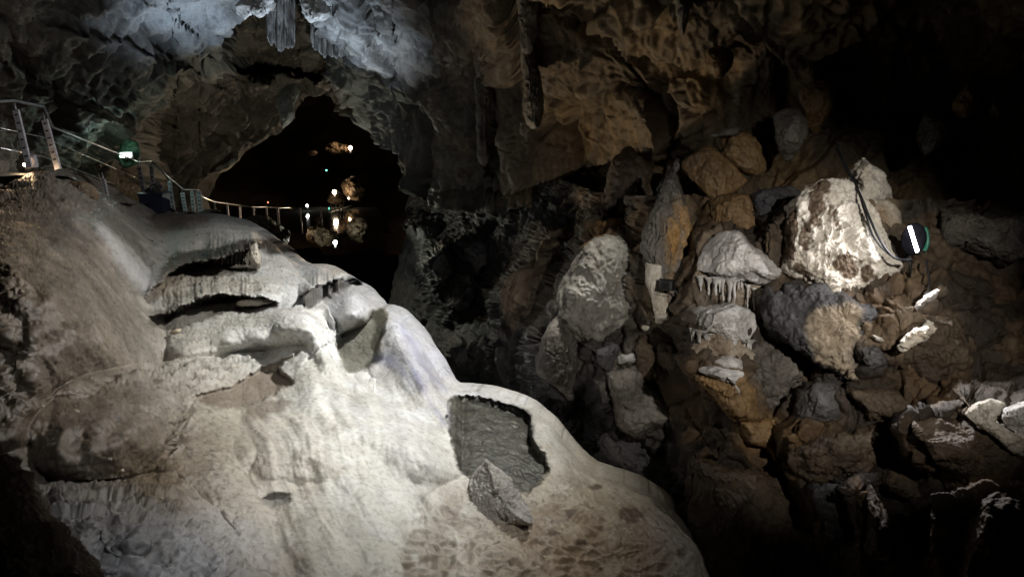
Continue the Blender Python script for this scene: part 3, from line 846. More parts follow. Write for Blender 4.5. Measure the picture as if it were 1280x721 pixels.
UT = [(-220, -260), (1480, -260)]
UB = [(-220, 330), (225, 300), (248, 230), (262, 217), (290, 194), (330, 174), (345, 157), (352, 140), (365, 124), (378, 117), (402, 119), (428, 132), (442, 150), (455, 170), (478, 184),
      (498, 198), (508, 225), (520, 250), (535, 262), (570, 262), (600, 268), (640, 266), (690, 262), (730, 280), (780, 320), (840, 345), (1480, 360)]
UC = [(-220, -260, 6), (-200, 0, 8.5), (-200, 200, 11), (0, -200, 9), (0, 0, 11.5), (0, 120, 14), (0, 280, 16), (100, 60, 14.5), (100, 200, 19), (200, 10, 15), (200, 100, 19), (200, 260, 26), (262, 215, 27),
      (300, 100, 22), (300, -150, 12), (340, 0, 17.5), (345, 150, 26), (400, 60, 20), (400, 112, 24), (430, 130, 24), (470, 100, 19.5), (500, 200, 21), (500, 0, 14.5), (525, 258, 20.5), (600, 100, 16.5), (600, 266, 18.5),
      (700, 50, 13.5), (700, 262, 16), (800, 0, 11.5), (800, 150, 13.8), (800, 310, 13.8), (900, 50, 11.5), (900, 160, 12), (1000, 0, 10.3), (1000, 150, 12), (1000, 320, 11.6), (1150, 50, 11.3), (1150, 250, 11.2),
      (1280, 0, 9.8), (1280, 250, 10.2), (1460, 100, 8.5), (1460, 340, 8.8), (700, -220, 12.5), (900, -220, 11.5), (1100, -220, 10.0), (1460, -240, 8.5), (500, -220, 13)]
sheet('cave_wall', (-220, 1480), 900, UT, UB, 420, UC, upper, 'rugged cave wall and ceiling with the arched passage mouth', 2.5)


MATCOL = {'brown': (.05, .034, .02), 'ochre': (.11, .07, .033), 'grey': (.065, .055, .042), 'dark': (.045, .042, .041), 'white': (.15, .12, .085), 'pale': (.14, .12, .095), 'column': (.13, .10, .065), 'stain': (.12, .088, .058), 'roundgrey': (.12, .105, .082)}


def lower(X, Y, D, YB):
    ck = np.zeros(X.shape); cc = np.zeros(X.shape + (3,))
    for (a, b, d0, t0, ol, mt) in ANCH:
        q = np.asarray(ol, float); x0, y0 = q.min(0) - 45; x1, y1 = q.max(0) + 45
        m = (X > x0) & (X < x1) & (Y > y0) & (Y < y1)
        if not m.any():
            continue
        d, _ = seg_dist(X[m], Y[m], q, True)
        d = np.where(inside(X[m], Y[m], q), 0, d)
        k = np.exp(-(d / 15) ** 2)
        D[m] = D[m] * (1 - k) + np.minimum(D[m], d0 + (.12 if mt in ('pale', 'white', 'stain', 'column', 'roundgrey') else -.30 * t0)) * k
        cc[m] = cc[m] * (1 - k[..., None]) + np.array(MATCOL.get(mt, (.12, .09, .06))) * k[..., None]; ck[m] = np.maximum(ck[m], k)
    P = CAM + rays(X, Y) * D[..., None]
    f = P.reshape(-1, 3); sh = X.shape
    big = fbm(f, 0.6, 4, 201).reshape(sh); med = fbm(f, 2.4, 5, 203, .55).reshape(sh); fin = fbm(f, 11, 3, 204, .6).reshape(sh)
    va, ed = facets(f, .8, 206); vb, eb = facets(f, 2.1, 207)
    f1, f2, _ = worley(f, .9, 208)
    va, ed, vb, eb, f1 = (q.reshape(sh) for q in (va, ed, vb, eb, f1))
    flute = fbm(f * np.array((4, 4, .5)), 1.0, 4, 209, .55).reshape(sh)
    disp = 0.12 * big + .13 * med + .03 * fin + .14 * va + .10 * vb + .12 * (.45 - f1) - .08 * (1 - eb) + .12 * flute
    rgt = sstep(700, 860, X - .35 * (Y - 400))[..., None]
    c = (1 - rgt) * np.array((.014, .013, .012)) + rgt * np.array((.085, .062, .04))  # left end near black: the ravine's darkness is put into the rock colour
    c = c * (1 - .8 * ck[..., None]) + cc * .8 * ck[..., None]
    st = np.clip(fbm(f, 1.3, 4, 211).reshape(sh) * 4 + .4, 0, 1)[..., None]
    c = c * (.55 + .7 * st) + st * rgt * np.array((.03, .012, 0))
    return D, disp, np.clip(c, .015, .6)


# ------------------------------------------------------------------ free-standing rocks
def body_normals(P, closed):
    Pw = np.concatenate([P[:, -1:], P, P[:, :1]], 1) if closed else P
    n = np.cross(np.gradient(Pw, axis=1), np.gradient(Pw, axis=0))
    n = n[:, 1:-1] if closed else n
    n /= np.linalg.norm(n, axis=-1, keepdims=True) + 1e-9
    c = P.reshape(-1, 3).mean(0)
    if ((P - c) * n).sum() < 0:
        n = -n
    return n


def rock_mesh(name, outline, D0, T, tilt=(0, 0), expo=0.7, lump=0.12, med=0.05, fine=0.015, facet=0.0, flute=0.0, cuts=0, sharp=False, seed=1, back=None, tintfn=None, res=1.0, ridge=None):
    q = np.asarray(outline, float) if sharp else catmull(outline, True, 6)
    q2 = np.concatenate([q, q[:1]]); L = np.r_[0, np.cumsum(np.hypot(*np.diff(q2, axis=0).T))]
    size = max(np.ptp(q[:, 0]), np.ptp(q[:, 1]))
    nt = int(np.clip(L[-1] / 1.9 * res, 40, 300)); nr = int(np.clip(size / 2.2 * res, 20, 130))
    a = np.arange(nt) / nt * L[-1]
    ox = np.interp(a, L, q2[:, 0]); oy = np.interp(a, L, q2[:, 1])
    A = 0.5 * np.sum(q2[:-1, 0] * q2[1:, 1] - q2[1:, 0] * q2[:-1, 1])
    cx = np.sum((q2[:-1, 0] + q2[1:, 0]) * (q2[:-1, 0] * q2[1:, 1] - q2[1:, 0] * q2[:-1, 1])) / (6 * A)
    cy = np.sum((q2[:-1, 1] + q2[1:, 1]) * (q2[:-1, 0] * q2[1:, 1] - q2[1:, 0] * q2[:-1, 1])) / (6 * A)
    ph = np.linspace(0.015, math.pi - 0.015, 2 * nr)[:, None]
    r = np.sin(ph) ** 0.9; pr = np.sign(np.cos(ph)) * np.abs(np.cos(ph)) ** expo
    PX = cx + r * (ox - cx)[None]; PY = cy + r * (oy - cy)[None]
    Dp = D0 + tilt[0] * (PX - cx) + tilt[1] * (PY - cy)
    vd = rays(cx, cy)
    P = CAM + rays(PX, PY) * Dp[..., None]
    dep = np.where(pr > 0, -T * pr, -(back if back else T) * pr)
    if ridge is not None:
        d1, _ = seg_dist(PX, PY, q, True); d2, _ = seg_dist(PX, PY, ridge, False)
        dep = np.where(pr > 0, -T * d1 / (d1 + d2 + 1e-6), dep)
    P = P + vd * dep[..., None]
    sc = T + size * D0 / FPX / 2; sc *= .5
    if cuts:
        rg = np.random.default_rng(seed); c0 = P.reshape(-1, 3).mean(0); Rm = np.linalg.norm(P - c0, axis=-1).mean()
        for k in range(cuts):
            nn = rg.normal(size=3); nn /= np.linalg.norm(nn)
            if nn @ vd > 0.2: nn = -nn
            s_ = ((P - c0) @ nn); lim = np.quantile(s_, rg.uniform(.86, .96))
            P = P - np.maximum(s_ - lim, 0)[..., None] * nn * .92
    N = body_normals(P, True); f = P.reshape(-1, 3); sh = P.shape[:2]
    d = lump * sc * fbm(f, 1.1 / sc, 3, seed).reshape(sh) * 2 + med * sc * fbm(f, 4 / sc, 4, seed + 3, .6).reshape(sh) * 2 + fine * sc * fbm(f, 16 / sc, 3, seed + 5, .6).reshape(sh) * 2
    if facet:
        va, ed = facets(f, 2.0 / sc, seed + 7); d += facet * sc * (va - .15 * (1 - ed)).reshape(sh)
    if flute:
        fl = fbm(f * np.array((1, 1, .10)), 9 / sc, 3, seed + 9, .5, True).reshape(sh); d += flute * sc * fl * .5
    sil = 0.6 + 0.4 * np.abs(np.cos(ph))
    P = P + N * (d * sil)[..., None]
    col = tintfn(PX, PY, P, np.cos(ph) + 0 * PX) if tintfn else None
    V = P.reshape(-1, 3)
    nR = 2 * nr
    i = np.arange(nR - 1)[:, None] * nt + np.arange(nt)[None]; j = np.arange(nR - 1)[:, None] * nt + (np.arange(nt)[None] + 1) % nt
    F = np.stack([i, j, j + nt, i + nt], -1).reshape(-1, 4)
    V, b = centred(V)
    return raw_mesh(name, V, F, [list(range(nt))[::-1], [(nR - 1) * nt + k for k in range(nt)]], col=col), b


SEED = [300]
ANCH = []


def rock(name, label, cat, outline, D0, T, mat='brown', group=None, parent=None, **kw):
    SEED[0] += 13
    if parent is None and len(outline) > 4 and D0 < 15 and kw.pop('grow', True) and cat in ('boulder',):
        mc = np.mean(np.asarray(outline, float), 0); outline = [tuple(mc + (np.array(p) - mc) * 1.13) for p in outline]
    kw.pop('grow', None)
    kw.setdefault('seed', SEED[0]); kw.setdefault('cuts', 5); kw.setdefault('facet', .07); kw.setdefault('flute', .05)
    T = T * (.82 if cat == 'boulder' else 1)
    ANCH.append((np.mean([p[0] for p in outline]), np.mean([p[1] for p in outline]), D0, T, outline, mat))
    me, b = rock_mesh(name, outline, D0, T, **kw)
    if parent is not None:
        o = add(name, me, M[mat], parent); o.location = np.array(b) - np.array(parent.location)
        return o
    return add(name, me, M[mat], None, b, None, label, cat, group)


def tint_noise(base, alt, sc, thr, seed):
    def fn(PX, PY, P, c):
        n = np.clip((fbm(P.reshape(-1, 3), sc, 4, seed).reshape(PX.shape) - thr) * 14 + .5, 0, 1)[..., None]
        return np.array(base) * (1 - n) + np.array(alt) * n
    return fn


def stalactites(root, specs, D, mat, seed):
    """hanging drip columns: (x, y0, y1, width px)"""
    rg = np.random.default_rng(seed)
    for (x, y0, y1, wpx) in specs:
        if rg.random() < .18:
            continue
        n = 12; t = np.linspace(0, 1, n)
        dx = np.cumsum(rg.normal(0, .25, n)) * wpx * .25
        Dd = D + rg.uniform(-.06, .06); wpx = wpx * rg.uniform(.55, 1.6); y1 = y1 - (y1 - y0) * rg.uniform(0, .45) * (rg.random() < .6); x = x + rg.uniform(-1.2, 1.2)
        pts = at(x + dx, y0 + (y1 - y0) * t, np.full(n, Dd))
        rad = wpx * Dd / FPX / 2 * (2.3 * np.exp(-t * 9) + 1.3 - .8 * t ** .8) * (1 + .22 * np.sin(t * 9 + rg.uniform(0, 6)) + rg.normal(0, .06, n))
        rad[-1] *= .3
        V, F, G = tube(pts, rad, 9)
        b = np.array(root.location)
        add('stalactite', raw_mesh('stalactite', V - b, F, G), M[mat], root)


# round boulder and its neighbours left of the column
rock('boulder', 'big round grey boulder with rough white drips left of the tall column', 'boulder',
     [(759, 304), (780, 312), (796, 343), (804, 382), (792, 405), (761, 421), (734, 429), (718, 409), (705, 390), (706, 359), (720, 331), (740, 312)], 10.7, .85, 'roundgrey', expo=.6, med=.07, fine=.03)
rock('boulder', 'ochre boulder squeezed between the round grey boulder and the tall block', 'boulder',
     [(738, 287), (755, 273), (788, 275), (806, 292), (798, 310), (765, 310), (741, 306)], 11.9, .6, 'ochre', expo=.6)
rock('boulder', 'tall upright brown block wedged under the cave wall left of the column', 'boulder',
     [(757, 207), (765, 196), (792, 190), (812, 203), (808, 250), (790, 270), (759, 265)], 12.2, .6, 'brown', cuts=6, facet=.08)
rock('boulder', 'hunched brown boulder with a knob head in the dark ravine', 'boulder',
     [(631, 363), (650, 345), (668, 330), (677, 312), (680, 296), (696, 293), (704, 304), (702, 324), (714, 345), (710, 386), (684, 412), (665, 432), (642, 413)], 13.6, .8, 'brown', lump=.15)
rock('boulder', 'smooth slanting pale grey boulder at the foot of the round boulder', 'boulder',
     [(699, 397), (712, 409), (734, 429), (728, 452), (716, 478), (706, 500), (684, 490), (676, 465), (679, 430)], 10.6, .6, 'grey', cuts=3)

# column
def col_tint(PX, PY, P, c):
    n = fbm(P.reshape(-1, 3) * np.array((1, 1, .15)), 5, 4, 501).reshape(PX.shape)
    o = sstep(826, 846, PX + 18 * n) * sstep(240, 275, PY)
    base = np.array((.16, .145, .125)); och = np.array((.40, .235, .085))
    k = (o * np.clip(.55 + 2.5 * n, 0, 1))[..., None]
    cc = base * (1 - k) + och * k
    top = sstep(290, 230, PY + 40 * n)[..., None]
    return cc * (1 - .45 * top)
M['column'] = mat_rock('column_dripstone', None, attr=True, rough=.5, bump=.6, streak=.85, spec=.4)
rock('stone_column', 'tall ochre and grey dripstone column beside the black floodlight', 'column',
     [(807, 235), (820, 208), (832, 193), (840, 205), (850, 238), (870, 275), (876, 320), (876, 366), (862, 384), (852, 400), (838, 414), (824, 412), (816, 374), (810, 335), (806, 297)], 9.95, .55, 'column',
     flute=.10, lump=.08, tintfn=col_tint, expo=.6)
rock('lit_strip', 'bright white strip for the lit left edge of the tall column', 'calcite',  # white piece stands for light falling on the column's left facet
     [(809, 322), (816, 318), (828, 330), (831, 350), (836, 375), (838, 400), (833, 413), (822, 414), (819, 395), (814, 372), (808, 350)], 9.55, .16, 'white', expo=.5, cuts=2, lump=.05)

# overhanging blocks above
rock('boulder', 'wedge shaped brown block hanging point down above the draped formation', 'boulder',
     [(858, 205), (878, 190), (893, 189), (912, 203), (931, 217), (919, 236), (900, 254), (885, 240), (864, 220)], 10.4, .5, 'ochre', cuts=5, facet=.06)
rock('boulder', 'ochre square block jutting out under the dark upper wall', 'boulder',
     [(892, 177), (915, 172), (937, 173), (953, 201), (950, 214), (931, 214), (910, 201)], 10.5, .5, 'ochre', cuts=5)
rock('rock_slab', 'thin pale slab lying flat on top of the ochre square block', 'slab',
     [(888, 167), (910, 161), (932, 158), (929, 165), (899, 172)], 10.3, .18, 'grey', sharp=False)
rock('boulder', 'ochre fluted block directly above the draped white formation', 'boulder',
     [(893, 266), (899, 250), (930, 246), (952, 258), (945, 284), (933, 294), (902, 288)], 9.9, .4, 'ochre', flute=.14)
rock('boulder', 'dark grey lump between the ochre fluted block and the white block', 'boulder',
     [(942, 247), (960, 237), (985, 234), (1000, 247), (976, 270), (960, 290), (944, 284)], 9.9, .4, 'dark')
rock('boulder', 'grey upright oval rock high above the white block', 'boulder',
     [(970, 150), (985, 138), (1000, 142), (1006, 165), (998, 185), (985, 200), (975, 185)], 10.9, .4, 'grey', cuts=3)
rock('boulder', 'tan pointed rock high on the right of the brown wall', 'boulder',
     [(1002, 115), (1012, 102), (1030, 100), (1042, 108), (1036, 135), (1022, 158), (1014, 158), (1004, 138)], 10.9, .45, 'ochre', cuts=5)
rock('boulder', 'dim speckled rock in the dark upper right', 'boulder',
     [(1150, 148), (1175, 138), (1196, 148), (1188, 165), (1160, 190), (1150, 172)], 9.9, .4, 'grey', facet=.08)
rock('boulder', 'dim tan pointed rock beside the speckled rock in the upper right', 'boulder',
     [(1195, 125), (1213, 104), (1225, 105), (1222, 128), (1208, 145), (1196, 140)], 9.7, .35, 'ochre', cuts=4)
rock('boulder', 'small pale tooth of rock in the dark upper right corner', 'boulder',
     [(1238, 130), (1246, 119), (1256, 135), (1256, 147), (1242, 148)], 9.5, .2, 'grey')

# the draped formation
r = rock('draped_dripstone', 'grey white draped dripstone cap with a fringe of hanging stalactites', 'dripstone',
         [(872, 325), (878, 308), (888, 298), (905, 291), (927, 292), (938, 305), (958, 320), (982, 345), (998, 362), (985, 366), (962, 364), (945, 360), (935, 350), (920, 347), (905, 349), (890, 346), (876, 346)], 8.95, .38, 'pale', expo=.55, lump=.06, med=.05, fine=.02)
rock('drip_backing', None, None, [(871, 338), (900, 338), (945, 345), (965, 360), (975, 395), (955, 402), (925, 395), (885, 388), (868, 380)], 8.98, .14, 'column2', parent=r, flute=.14, facet=.02)
sp = [(876, 345, 376, 3.4), (881, 344, 377, 3.0), (886, 347, 372, 3.6), (891, 342, 375, 3.8), (896, 346, 374, 3.2), (902, 345, 377, 4.4), (908, 346, 372, 3.0), (912, 346, 379, 5.0), (918, 350, 383, 4.6), (923, 346, 362, 3.0), (928, 348, 366, 2.6),
      (936, 356, 388, 4.2), (945, 360, 394, 4.2), (950, 361, 398, 3.6), (955, 362, 388, 3.0), (962, 364, 384, 2.6), (899, 346, 366, 2.4), (931, 350, 364, 2.2)]
stalactites(r, sp, 8.78, 'pale', 5)
r = rock('dripstone_bulge', 'pale oval dripstone bulge below the stalactite fringe', 'dripstone',
         [(857, 396), (862, 382), (873, 373), (889, 372), (918, 381), (940, 392), (962, 411), (956, 424), (930, 427), (898, 422), (880, 416), (862, 417)], 8.72, .42, 'pale', expo=.55, lump=.05, med=.04, flute=.03)
rg = np.random.default_rng(3)
stalactites(r, [(864 + k * 3.9, 412 + k * .7 + rg.uniform(-2, 2), 428 + k * .55 + rg.uniform(-5, 9), rg.uniform(2.4, 4)) for k in range(20)], 8.45, 'pale', 6)
rock('drip_backing', None, None, [(860, 408), (900, 412), (945, 420), (950, 450), (935, 470), (905, 468), (866, 462), (856, 430)], 8.55, .16, 'column2', parent=r, flute=.14, facet=.02)
rock('dripstone_ledge', 'small grey dripstone ledge tucked below the pale oval bulge', 'dripstone', [(890, 446), (900, 441), (925, 449), (932, 458), (928, 465), (905, 461), (892, 456)], 8.45, .2, 'pale')
rock('dripstone_ledge', 'pale topped ledge with ochre flutes below, lowest of the dripstone tiers', 'dripstone',
     [(866, 455), (880, 456), (898, 458), (929, 467), (932, 480), (945, 494), (944, 520), (938, 532), (922, 528), (895, 500), (874, 474)], 8.42, .4, 'ochre', flute=.16, expo=.6, tintfn=None)
rock('ledge_crust', 'pale crust lying along the top of the lowest fluted ledge', 'crust', [(867, 455), (880, 455), (900, 459), (929, 467), (933, 482), (944, 495), (936, 498), (922, 483), (900, 476), (878, 466)], 8.14, .14, 'pale')
rock('boulder', 'grey wrinkled mass right of the dripstone tiers', 'boulder',
     [(932, 428), (950, 415), (968, 424), (985, 440), (1012, 468), (1016, 490), (1000, 512), (972, 520), (948, 512), (936, 485), (928, 458)], 8.75, .45, 'grey', med=.08)
rock('boulder', 'knobbly grey knob between the stalactite fringe and the dark base block', 'boulder',
     [(957, 372), (972, 362), (990, 366), (1002, 380), (998, 402), (985, 418), (970, 410), (960, 395)], 8.75, .35, 'grey', facet=.12, med=.1)

# the stained white block by the tube lamp
def block_tint(PX, PY, P, c):
    n = fbm(P.reshape(-1, 3), 5.5, 4, 601).reshape(PX.shape); n2 = fbm(P.reshape(-1, 3), 1.9, 3, 602).reshape(PX.shape)
    n3 = fbm(P.reshape(-1, 3), 5.5, 4, 603).reshape(PX.shape); X2 = PX + 24 * n; Y2 = PY + 24 * n3
    m = np.zeros(PX.shape)
    for poly in ([(1012, 240), (1034, 230), (1030, 262), (1018, 290), (1006, 312), (1000, 300), (1008, 272)],
                 [(1042, 322), (1055, 314), (1068, 322), (1072, 340), (1055, 350), (1044, 338)],
                 [(984, 345), (992, 332), (1003, 352), (1004, 362), (990, 360)],
                 [(1036, 250), (1044, 268), (1050, 285), (1044, 282), (1036, 268)],
                 [(1078, 330), (1100, 342), (1080, 352)],
                 [(972, 262), (990, 272), (982, 300), (984, 325), (972, 330), (940, 310), (945, 280)]):
        m = np.maximum(m, pmask(X2, Y2, poly, 2.5))
    m = m[..., None] * .95
    w_ = np.array((.68, .625, .54)) * (1 + .25 * n2[..., None])
    return w_ * (1 - m) + np.array((.10, .064, .036)) * m
rock('white_block', 'large cream white block with brown stains just left of the tube lamp', 'boulder',
     [(966, 280), (985, 264), (1006, 250), (1036, 234), (1061, 237), (1073, 254), (1090, 279), (1106, 308), (1120, 329), (1106, 341), (1073, 354), (1052, 361), (1006, 362), (986, 348), (974, 325), (964, 300)], 8.62, .42, 'stain',
     tintfn=block_tint, cuts=3, lump=.10, med=.10, fine=.02, facet=.07, expo=.6, tilt=(-.0012, -.001), res=1.3)
def base_tint(PX, PY, P, c):
    n = fbm(P.reshape(-1, 3), 3.5, 4, 611).reshape(PX.shape)
    k = pmask(PX + 14 * n, PY + 14 * n, [(1010, 400), (1040, 385), (1062, 380), (1075, 400), (1068, 440), (1060, 480), (1045, 470), (1020, 450)], 7)[..., None]
    k2 = pmask(PX + 10 * n, PY + 10 * n, [(1100, 372), (1120, 362), (1135, 372), (1128, 392), (1110, 400)], 6)[..., None] * .6
    a = np.array((.066, .063, .064)) * (1 + .7 * n[..., None])
    a = a * (1 - k) + np.array((.33, .265, .19)) * k
    return np.clip(a * (1 - k2) + np.array((.34, .24, .15)) * k2, .015, 1)
rock('boulder', 'broad block with blue grey top and tan front under the white block', 'boulder',
     [(968, 380), (985, 368), (1006, 362), (1052, 362), (1100, 348), (1127, 340), (1146, 362), (1130, 396), (1106, 420), (1080, 440), (1072, 470), (1063, 494), (1046, 476), (1006, 452), (980, 434), (968, 408)], 8.40, .5, 'stain',
     tintfn=base_tint, cuts=3, med=.09, facet=.10, tilt=(-.001, -.004))
rock('boulder', 'craggy dark rock above the top right of the white block', 'boulder',
     [(1066, 222), (1070, 200), (1079, 192), (1093, 208), (1108, 230), (1110, 250), (1090, 255), (1072, 250)], 9.2, .3, 'white', facet=.14, med=.1)
rock('boulder', 'smooth tan rock between the white block and the tube lamp', 'boulder',
     [(1083, 258), (1108, 252), (1122, 262), (1126, 285), (1118, 292), (1100, 284)], 9.1, .3, 'white', lump=.05)
rock('rock_ledge', 'dim grey rock ledge running right from behind the tube lamp', 'ledge',
     [(1140, 255), (1160, 250), (1200, 263), (1240, 270), (1320, 262), (1320, 325), (1257, 332), (1213, 316), (1167, 300), (1145, 285)], 9.2, .5, 'grey', flute=.06)
rock('rock_fin', 'brown rock fin with a white ruffled crest below the tube lamp', 'rock',
     [(1176, 362), (1160, 368), (1131, 391), (1108, 423), (1102, 445), (1115, 455), (1135, 470), (1175, 490), (1205, 470), (1222, 440), (1212, 400), (1195, 375)], 8.0, .45, 'brown', facet=.06, tilt=(-.002, 0))
rock('calcite_crust', 'white ruffled calcite crust on the brown fin below the tube lamp', 'calcite',
     [(1124, 436), (1128, 424), (1145, 410), (1162, 402), (1174, 405), (1170, 416), (1150, 428), (1132, 438)], 7.5, .10, 'white', facet=.25, med=.15)
rock('calcite_crust', 'white streak of calcite on the upper edge of the brown fin', 'calcite',
     [(1132, 392), (1142, 384), (1160, 368), (1174, 362), (1170, 372), (1152, 384), (1138, 394)], 7.62, .08, 'pale', facet=.2)
rock('wet_stone', 'glossy blue black stone in the hollow left of the brown fin', 'stone',
     [(1076, 440), (1090, 430), (1102, 438), (1110, 452), (1100, 460), (1082, 458)], 7.8, .15, 'dark', facet=.25)
rock('wet_stone', 'small white flake wedged above the glossy blue black stone', 'stone',
     [(1088, 419), (1098, 420), (1106, 426), (1098, 427)], 7.75, .06, 'white')
rock('rock_plate', 'jagged white rock plate at the right edge of the picture', 'rock',
     [(1200, 483), (1215, 488), (1236, 496), (1255, 506), (1246, 512), (1238, 519), (1242, 532), (1262, 550), (1300, 560), (1300, 572), (1265, 566), (1238, 541), (1215, 526), (1204, 512)], 6.7, .14, 'white', cuts=2, facet=.06)
rock('boulder', 'blue grey rock behind the jagged white plate at the right edge', 'boulder',
     [(1256, 509), (1275, 505), (1310, 506), (1310, 556), (1285, 558), (1264, 542)], 6.85, .2, 'pale', facet=.15)
rock('boulder', 'long dark oval boulder below the jagged white plate', 'boulder',
     [(1138, 540), (1152, 522), (1185, 510), (1215, 528), (1254, 555), (1280, 590), (1270, 618), (1235, 616), (1199, 592), (1165, 577), (1145, 560)], 7.0, .45, 'brown', expo=.6)
rock('boulder', 'brown rock with folded edges between the blue grey rock pile and the oval boulder', 'boulder',
     [(1060, 500), (1085, 490), (1120, 492), (1150, 505), (1140, 525), (1110, 535), (1085, 528)], 7.9, .4, 'brown', facet=.12)
rock('boulder', 'dark fluted rock at the top of the lower right jumble', 'boulder',
     [(998, 508), (1012, 488), (1032, 482), (1054, 494), (1062, 520), (1040, 542), (1004, 538)], 8.1, .4, 'dark', facet=.14)
rock('boulder', 'skull shaped tan rock in the middle of the lower right jumble', 'boulder',
     [(990, 548), (1018, 538), (1060, 545), (1098, 538), (1096, 575), (1066, 608), (1030, 614), (1002, 592)], 7.8, .45, 'brown', facet=.12, med=.09)
rock('boulder', 'ochre hanging flake left of the skull shaped rock', 'boulder',
     [(924, 530), (950, 526), (984, 532), (988, 562), (978, 590), (958, 560), (930, 552)], 8.5, .3, 'ochre', flute=.08)
rock('boulder', 'long slanting brown rock at the bottom right', 'boulder',
     [(1058, 618), (1075, 608), (1110, 645), (1145, 690), (1165, 740), (1115, 745), (1088, 705), (1074, 662)], 7.0, .4, 'brown', flute=.06)
rock('boulder', 'dark blade of rock pointing down left of the long slanting rock', 'boulder',
     [(1020, 616), (1056, 614), (1052, 655), (1064, 702), (1042, 676), (1026, 646)], 7.4, .25, 'dark', facet=.1)
rock('boulder', 'narrow brown ridge rock above the long slanting rock', 'boulder',
     [(1092, 602), (1112, 590), (1148, 608), (1158, 632), (1122, 618)], 7.2, .25, 'brown')
rock('boulder', 'big rounded dark brown mass at the bottom centre right', 'boulder',
     [(872, 575), (900, 560), (935, 580), (990, 625), (1016, 690), (1016, 760), (885, 770), (880, 680)], 8.3, .7, 'brown', flute=.06, lump=.16)
rock('boulder', 'dark rock in the bottom right corner', 'boulder',
     [(1190, 640), (1230, 622), (1310, 640), (1310, 780), (1210, 780), (1180, 700)], 6.4, .5, 'brown', facet=.1)

# rubble between the round boulder and the flowstone
rock('boulder', 'grey cone shaped rock below the blue wet shard', 'boulder', [(750, 478), (766, 455), (798, 454), (804, 478), (824, 492), (838, 520), (820, 545), (780, 530), (756, 505)], 10.0, .5, 'grey')
rock('boulder', 'rough brown rock right under the white lit strip of the column', 'boulder', [(797, 432), (814, 420), (828, 424), (832, 460), (824, 486), (803, 482)], 9.9, .35, 'brown', facet=.1)
rock('boulder', 'smooth dark round rock left of the dripstone tiers', 'boulder', [(827, 432), (850, 418), (868, 438), (876, 470), (852, 474), (828, 458)], 9.7, .35, 'brown')
rock('wet_stone', 'dark blue wet shard in front of the round grey boulder', 'stone', [(740, 442), (755, 434), (772, 432), (771, 450), (757, 466), (748, 452)], 10.1, .2, 'dark', facet=.2)
rock('rock_slab', 'grey flat slab leaning at the foot of the round boulder', 'slab', [(773, 428), (800, 416), (818, 412), (816, 424), (795, 436), (778, 440)], 10.2, .2, 'grey', cuts=3)
rock('rock_chip', 'small white chip on the grey slab beside the column foot', 'stone', [(802, 408), (811, 402), (817, 409), (808, 416)], 10.0, .1, 'white', cuts=3)
rock('rock_slab', 'pale rounded slab below the grey flat slab', 'slab', [(769, 447), (780, 442), (798, 443), (796, 452), (775, 454)], 9.95, .15, 'pale')
rav = [([(581, 309), (600, 302), (618, 322), (614, 344), (592, 342)], 19.5, 'tan faceted rock in the middle of the dark ravine'),
       ([(567, 368), (583, 352), (596, 360), (590, 385), (572, 386)], 19, 'thin rimmed dark rock below the tan faceted rock'),
       ([(596, 372), (612, 366), (622, 388), (612, 405), (600, 398)], 22, 'small brown rock left of the hunched boulder'),
       ([(520, 285), (545, 276), (552, 300), (530, 306)], 25, 'dim rock high in the ravine under the arch wall'),
       ([(570, 440), (600, 428), (618, 452), (600, 478), (572, 472)], 16.5, 'dark rock low in the ravine near the flowstone edge'),
       ([(622, 436), (650, 428), (672, 452), (664, 486), (634, 480)], 14.5, 'dark rounded rock below the hunched boulder'),
       ([(690, 500), (720, 486), (748, 510), (744, 548), (706, 545)], 12, 'dark brown rock in the gap beside the rimstone pool'),
       ([(758, 545), (800, 535), (838, 560), (850, 610), (800, 600), (765, 580)], 10.6, 'dark brown rock beside the lower flowstone rim'),
       ([(540, 330), (556, 318), (566, 338), (552, 352)], 18, 'small dim rock in the ravine left of the tan faceted rock'),
       ([(632, 300), (652, 292), (664, 312), (648, 330), (634, 322)], 18.5, 'small brown rock behind the knob head boulder')]
for (o_, d_, l_) in rav:
    rock('boulder', l_, 'boulder', o_, d_, .5, 'dark', facet=.1, cuts=3)  # dark material on these rocks carries the shade of the ravine

# the wall of the ravine: the boulders above stand half sunk in it
LC = [(455, 250, 31), (455, 350, 29), (490, 300, 29), (510, 350, 27), (560, 400, 22), (500, 700, 15), (600, 480, 16.5), (680, 540, 13), (760, 600, 11.2), (880, 760, 8.6), (1290, 420, 8.3), (1290, 690, 6.5),
      (1280, 820, 6.0), (1000, 820, 7.2), (800, 820, 8.6), (1460, 500, 7.0), (1460, 200, 9), (1460, 820, 5.4), (1240, 360, 8.8)]
LC += [(a, b, d + .0) for (a, b, d, t, o_, m_) in ANCH if b > 225 and a > 690]
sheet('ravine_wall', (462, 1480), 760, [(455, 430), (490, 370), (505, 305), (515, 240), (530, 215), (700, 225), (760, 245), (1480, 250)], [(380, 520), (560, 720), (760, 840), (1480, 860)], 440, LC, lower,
      'dark broken rock wall of the ravine under the main wall', 0)

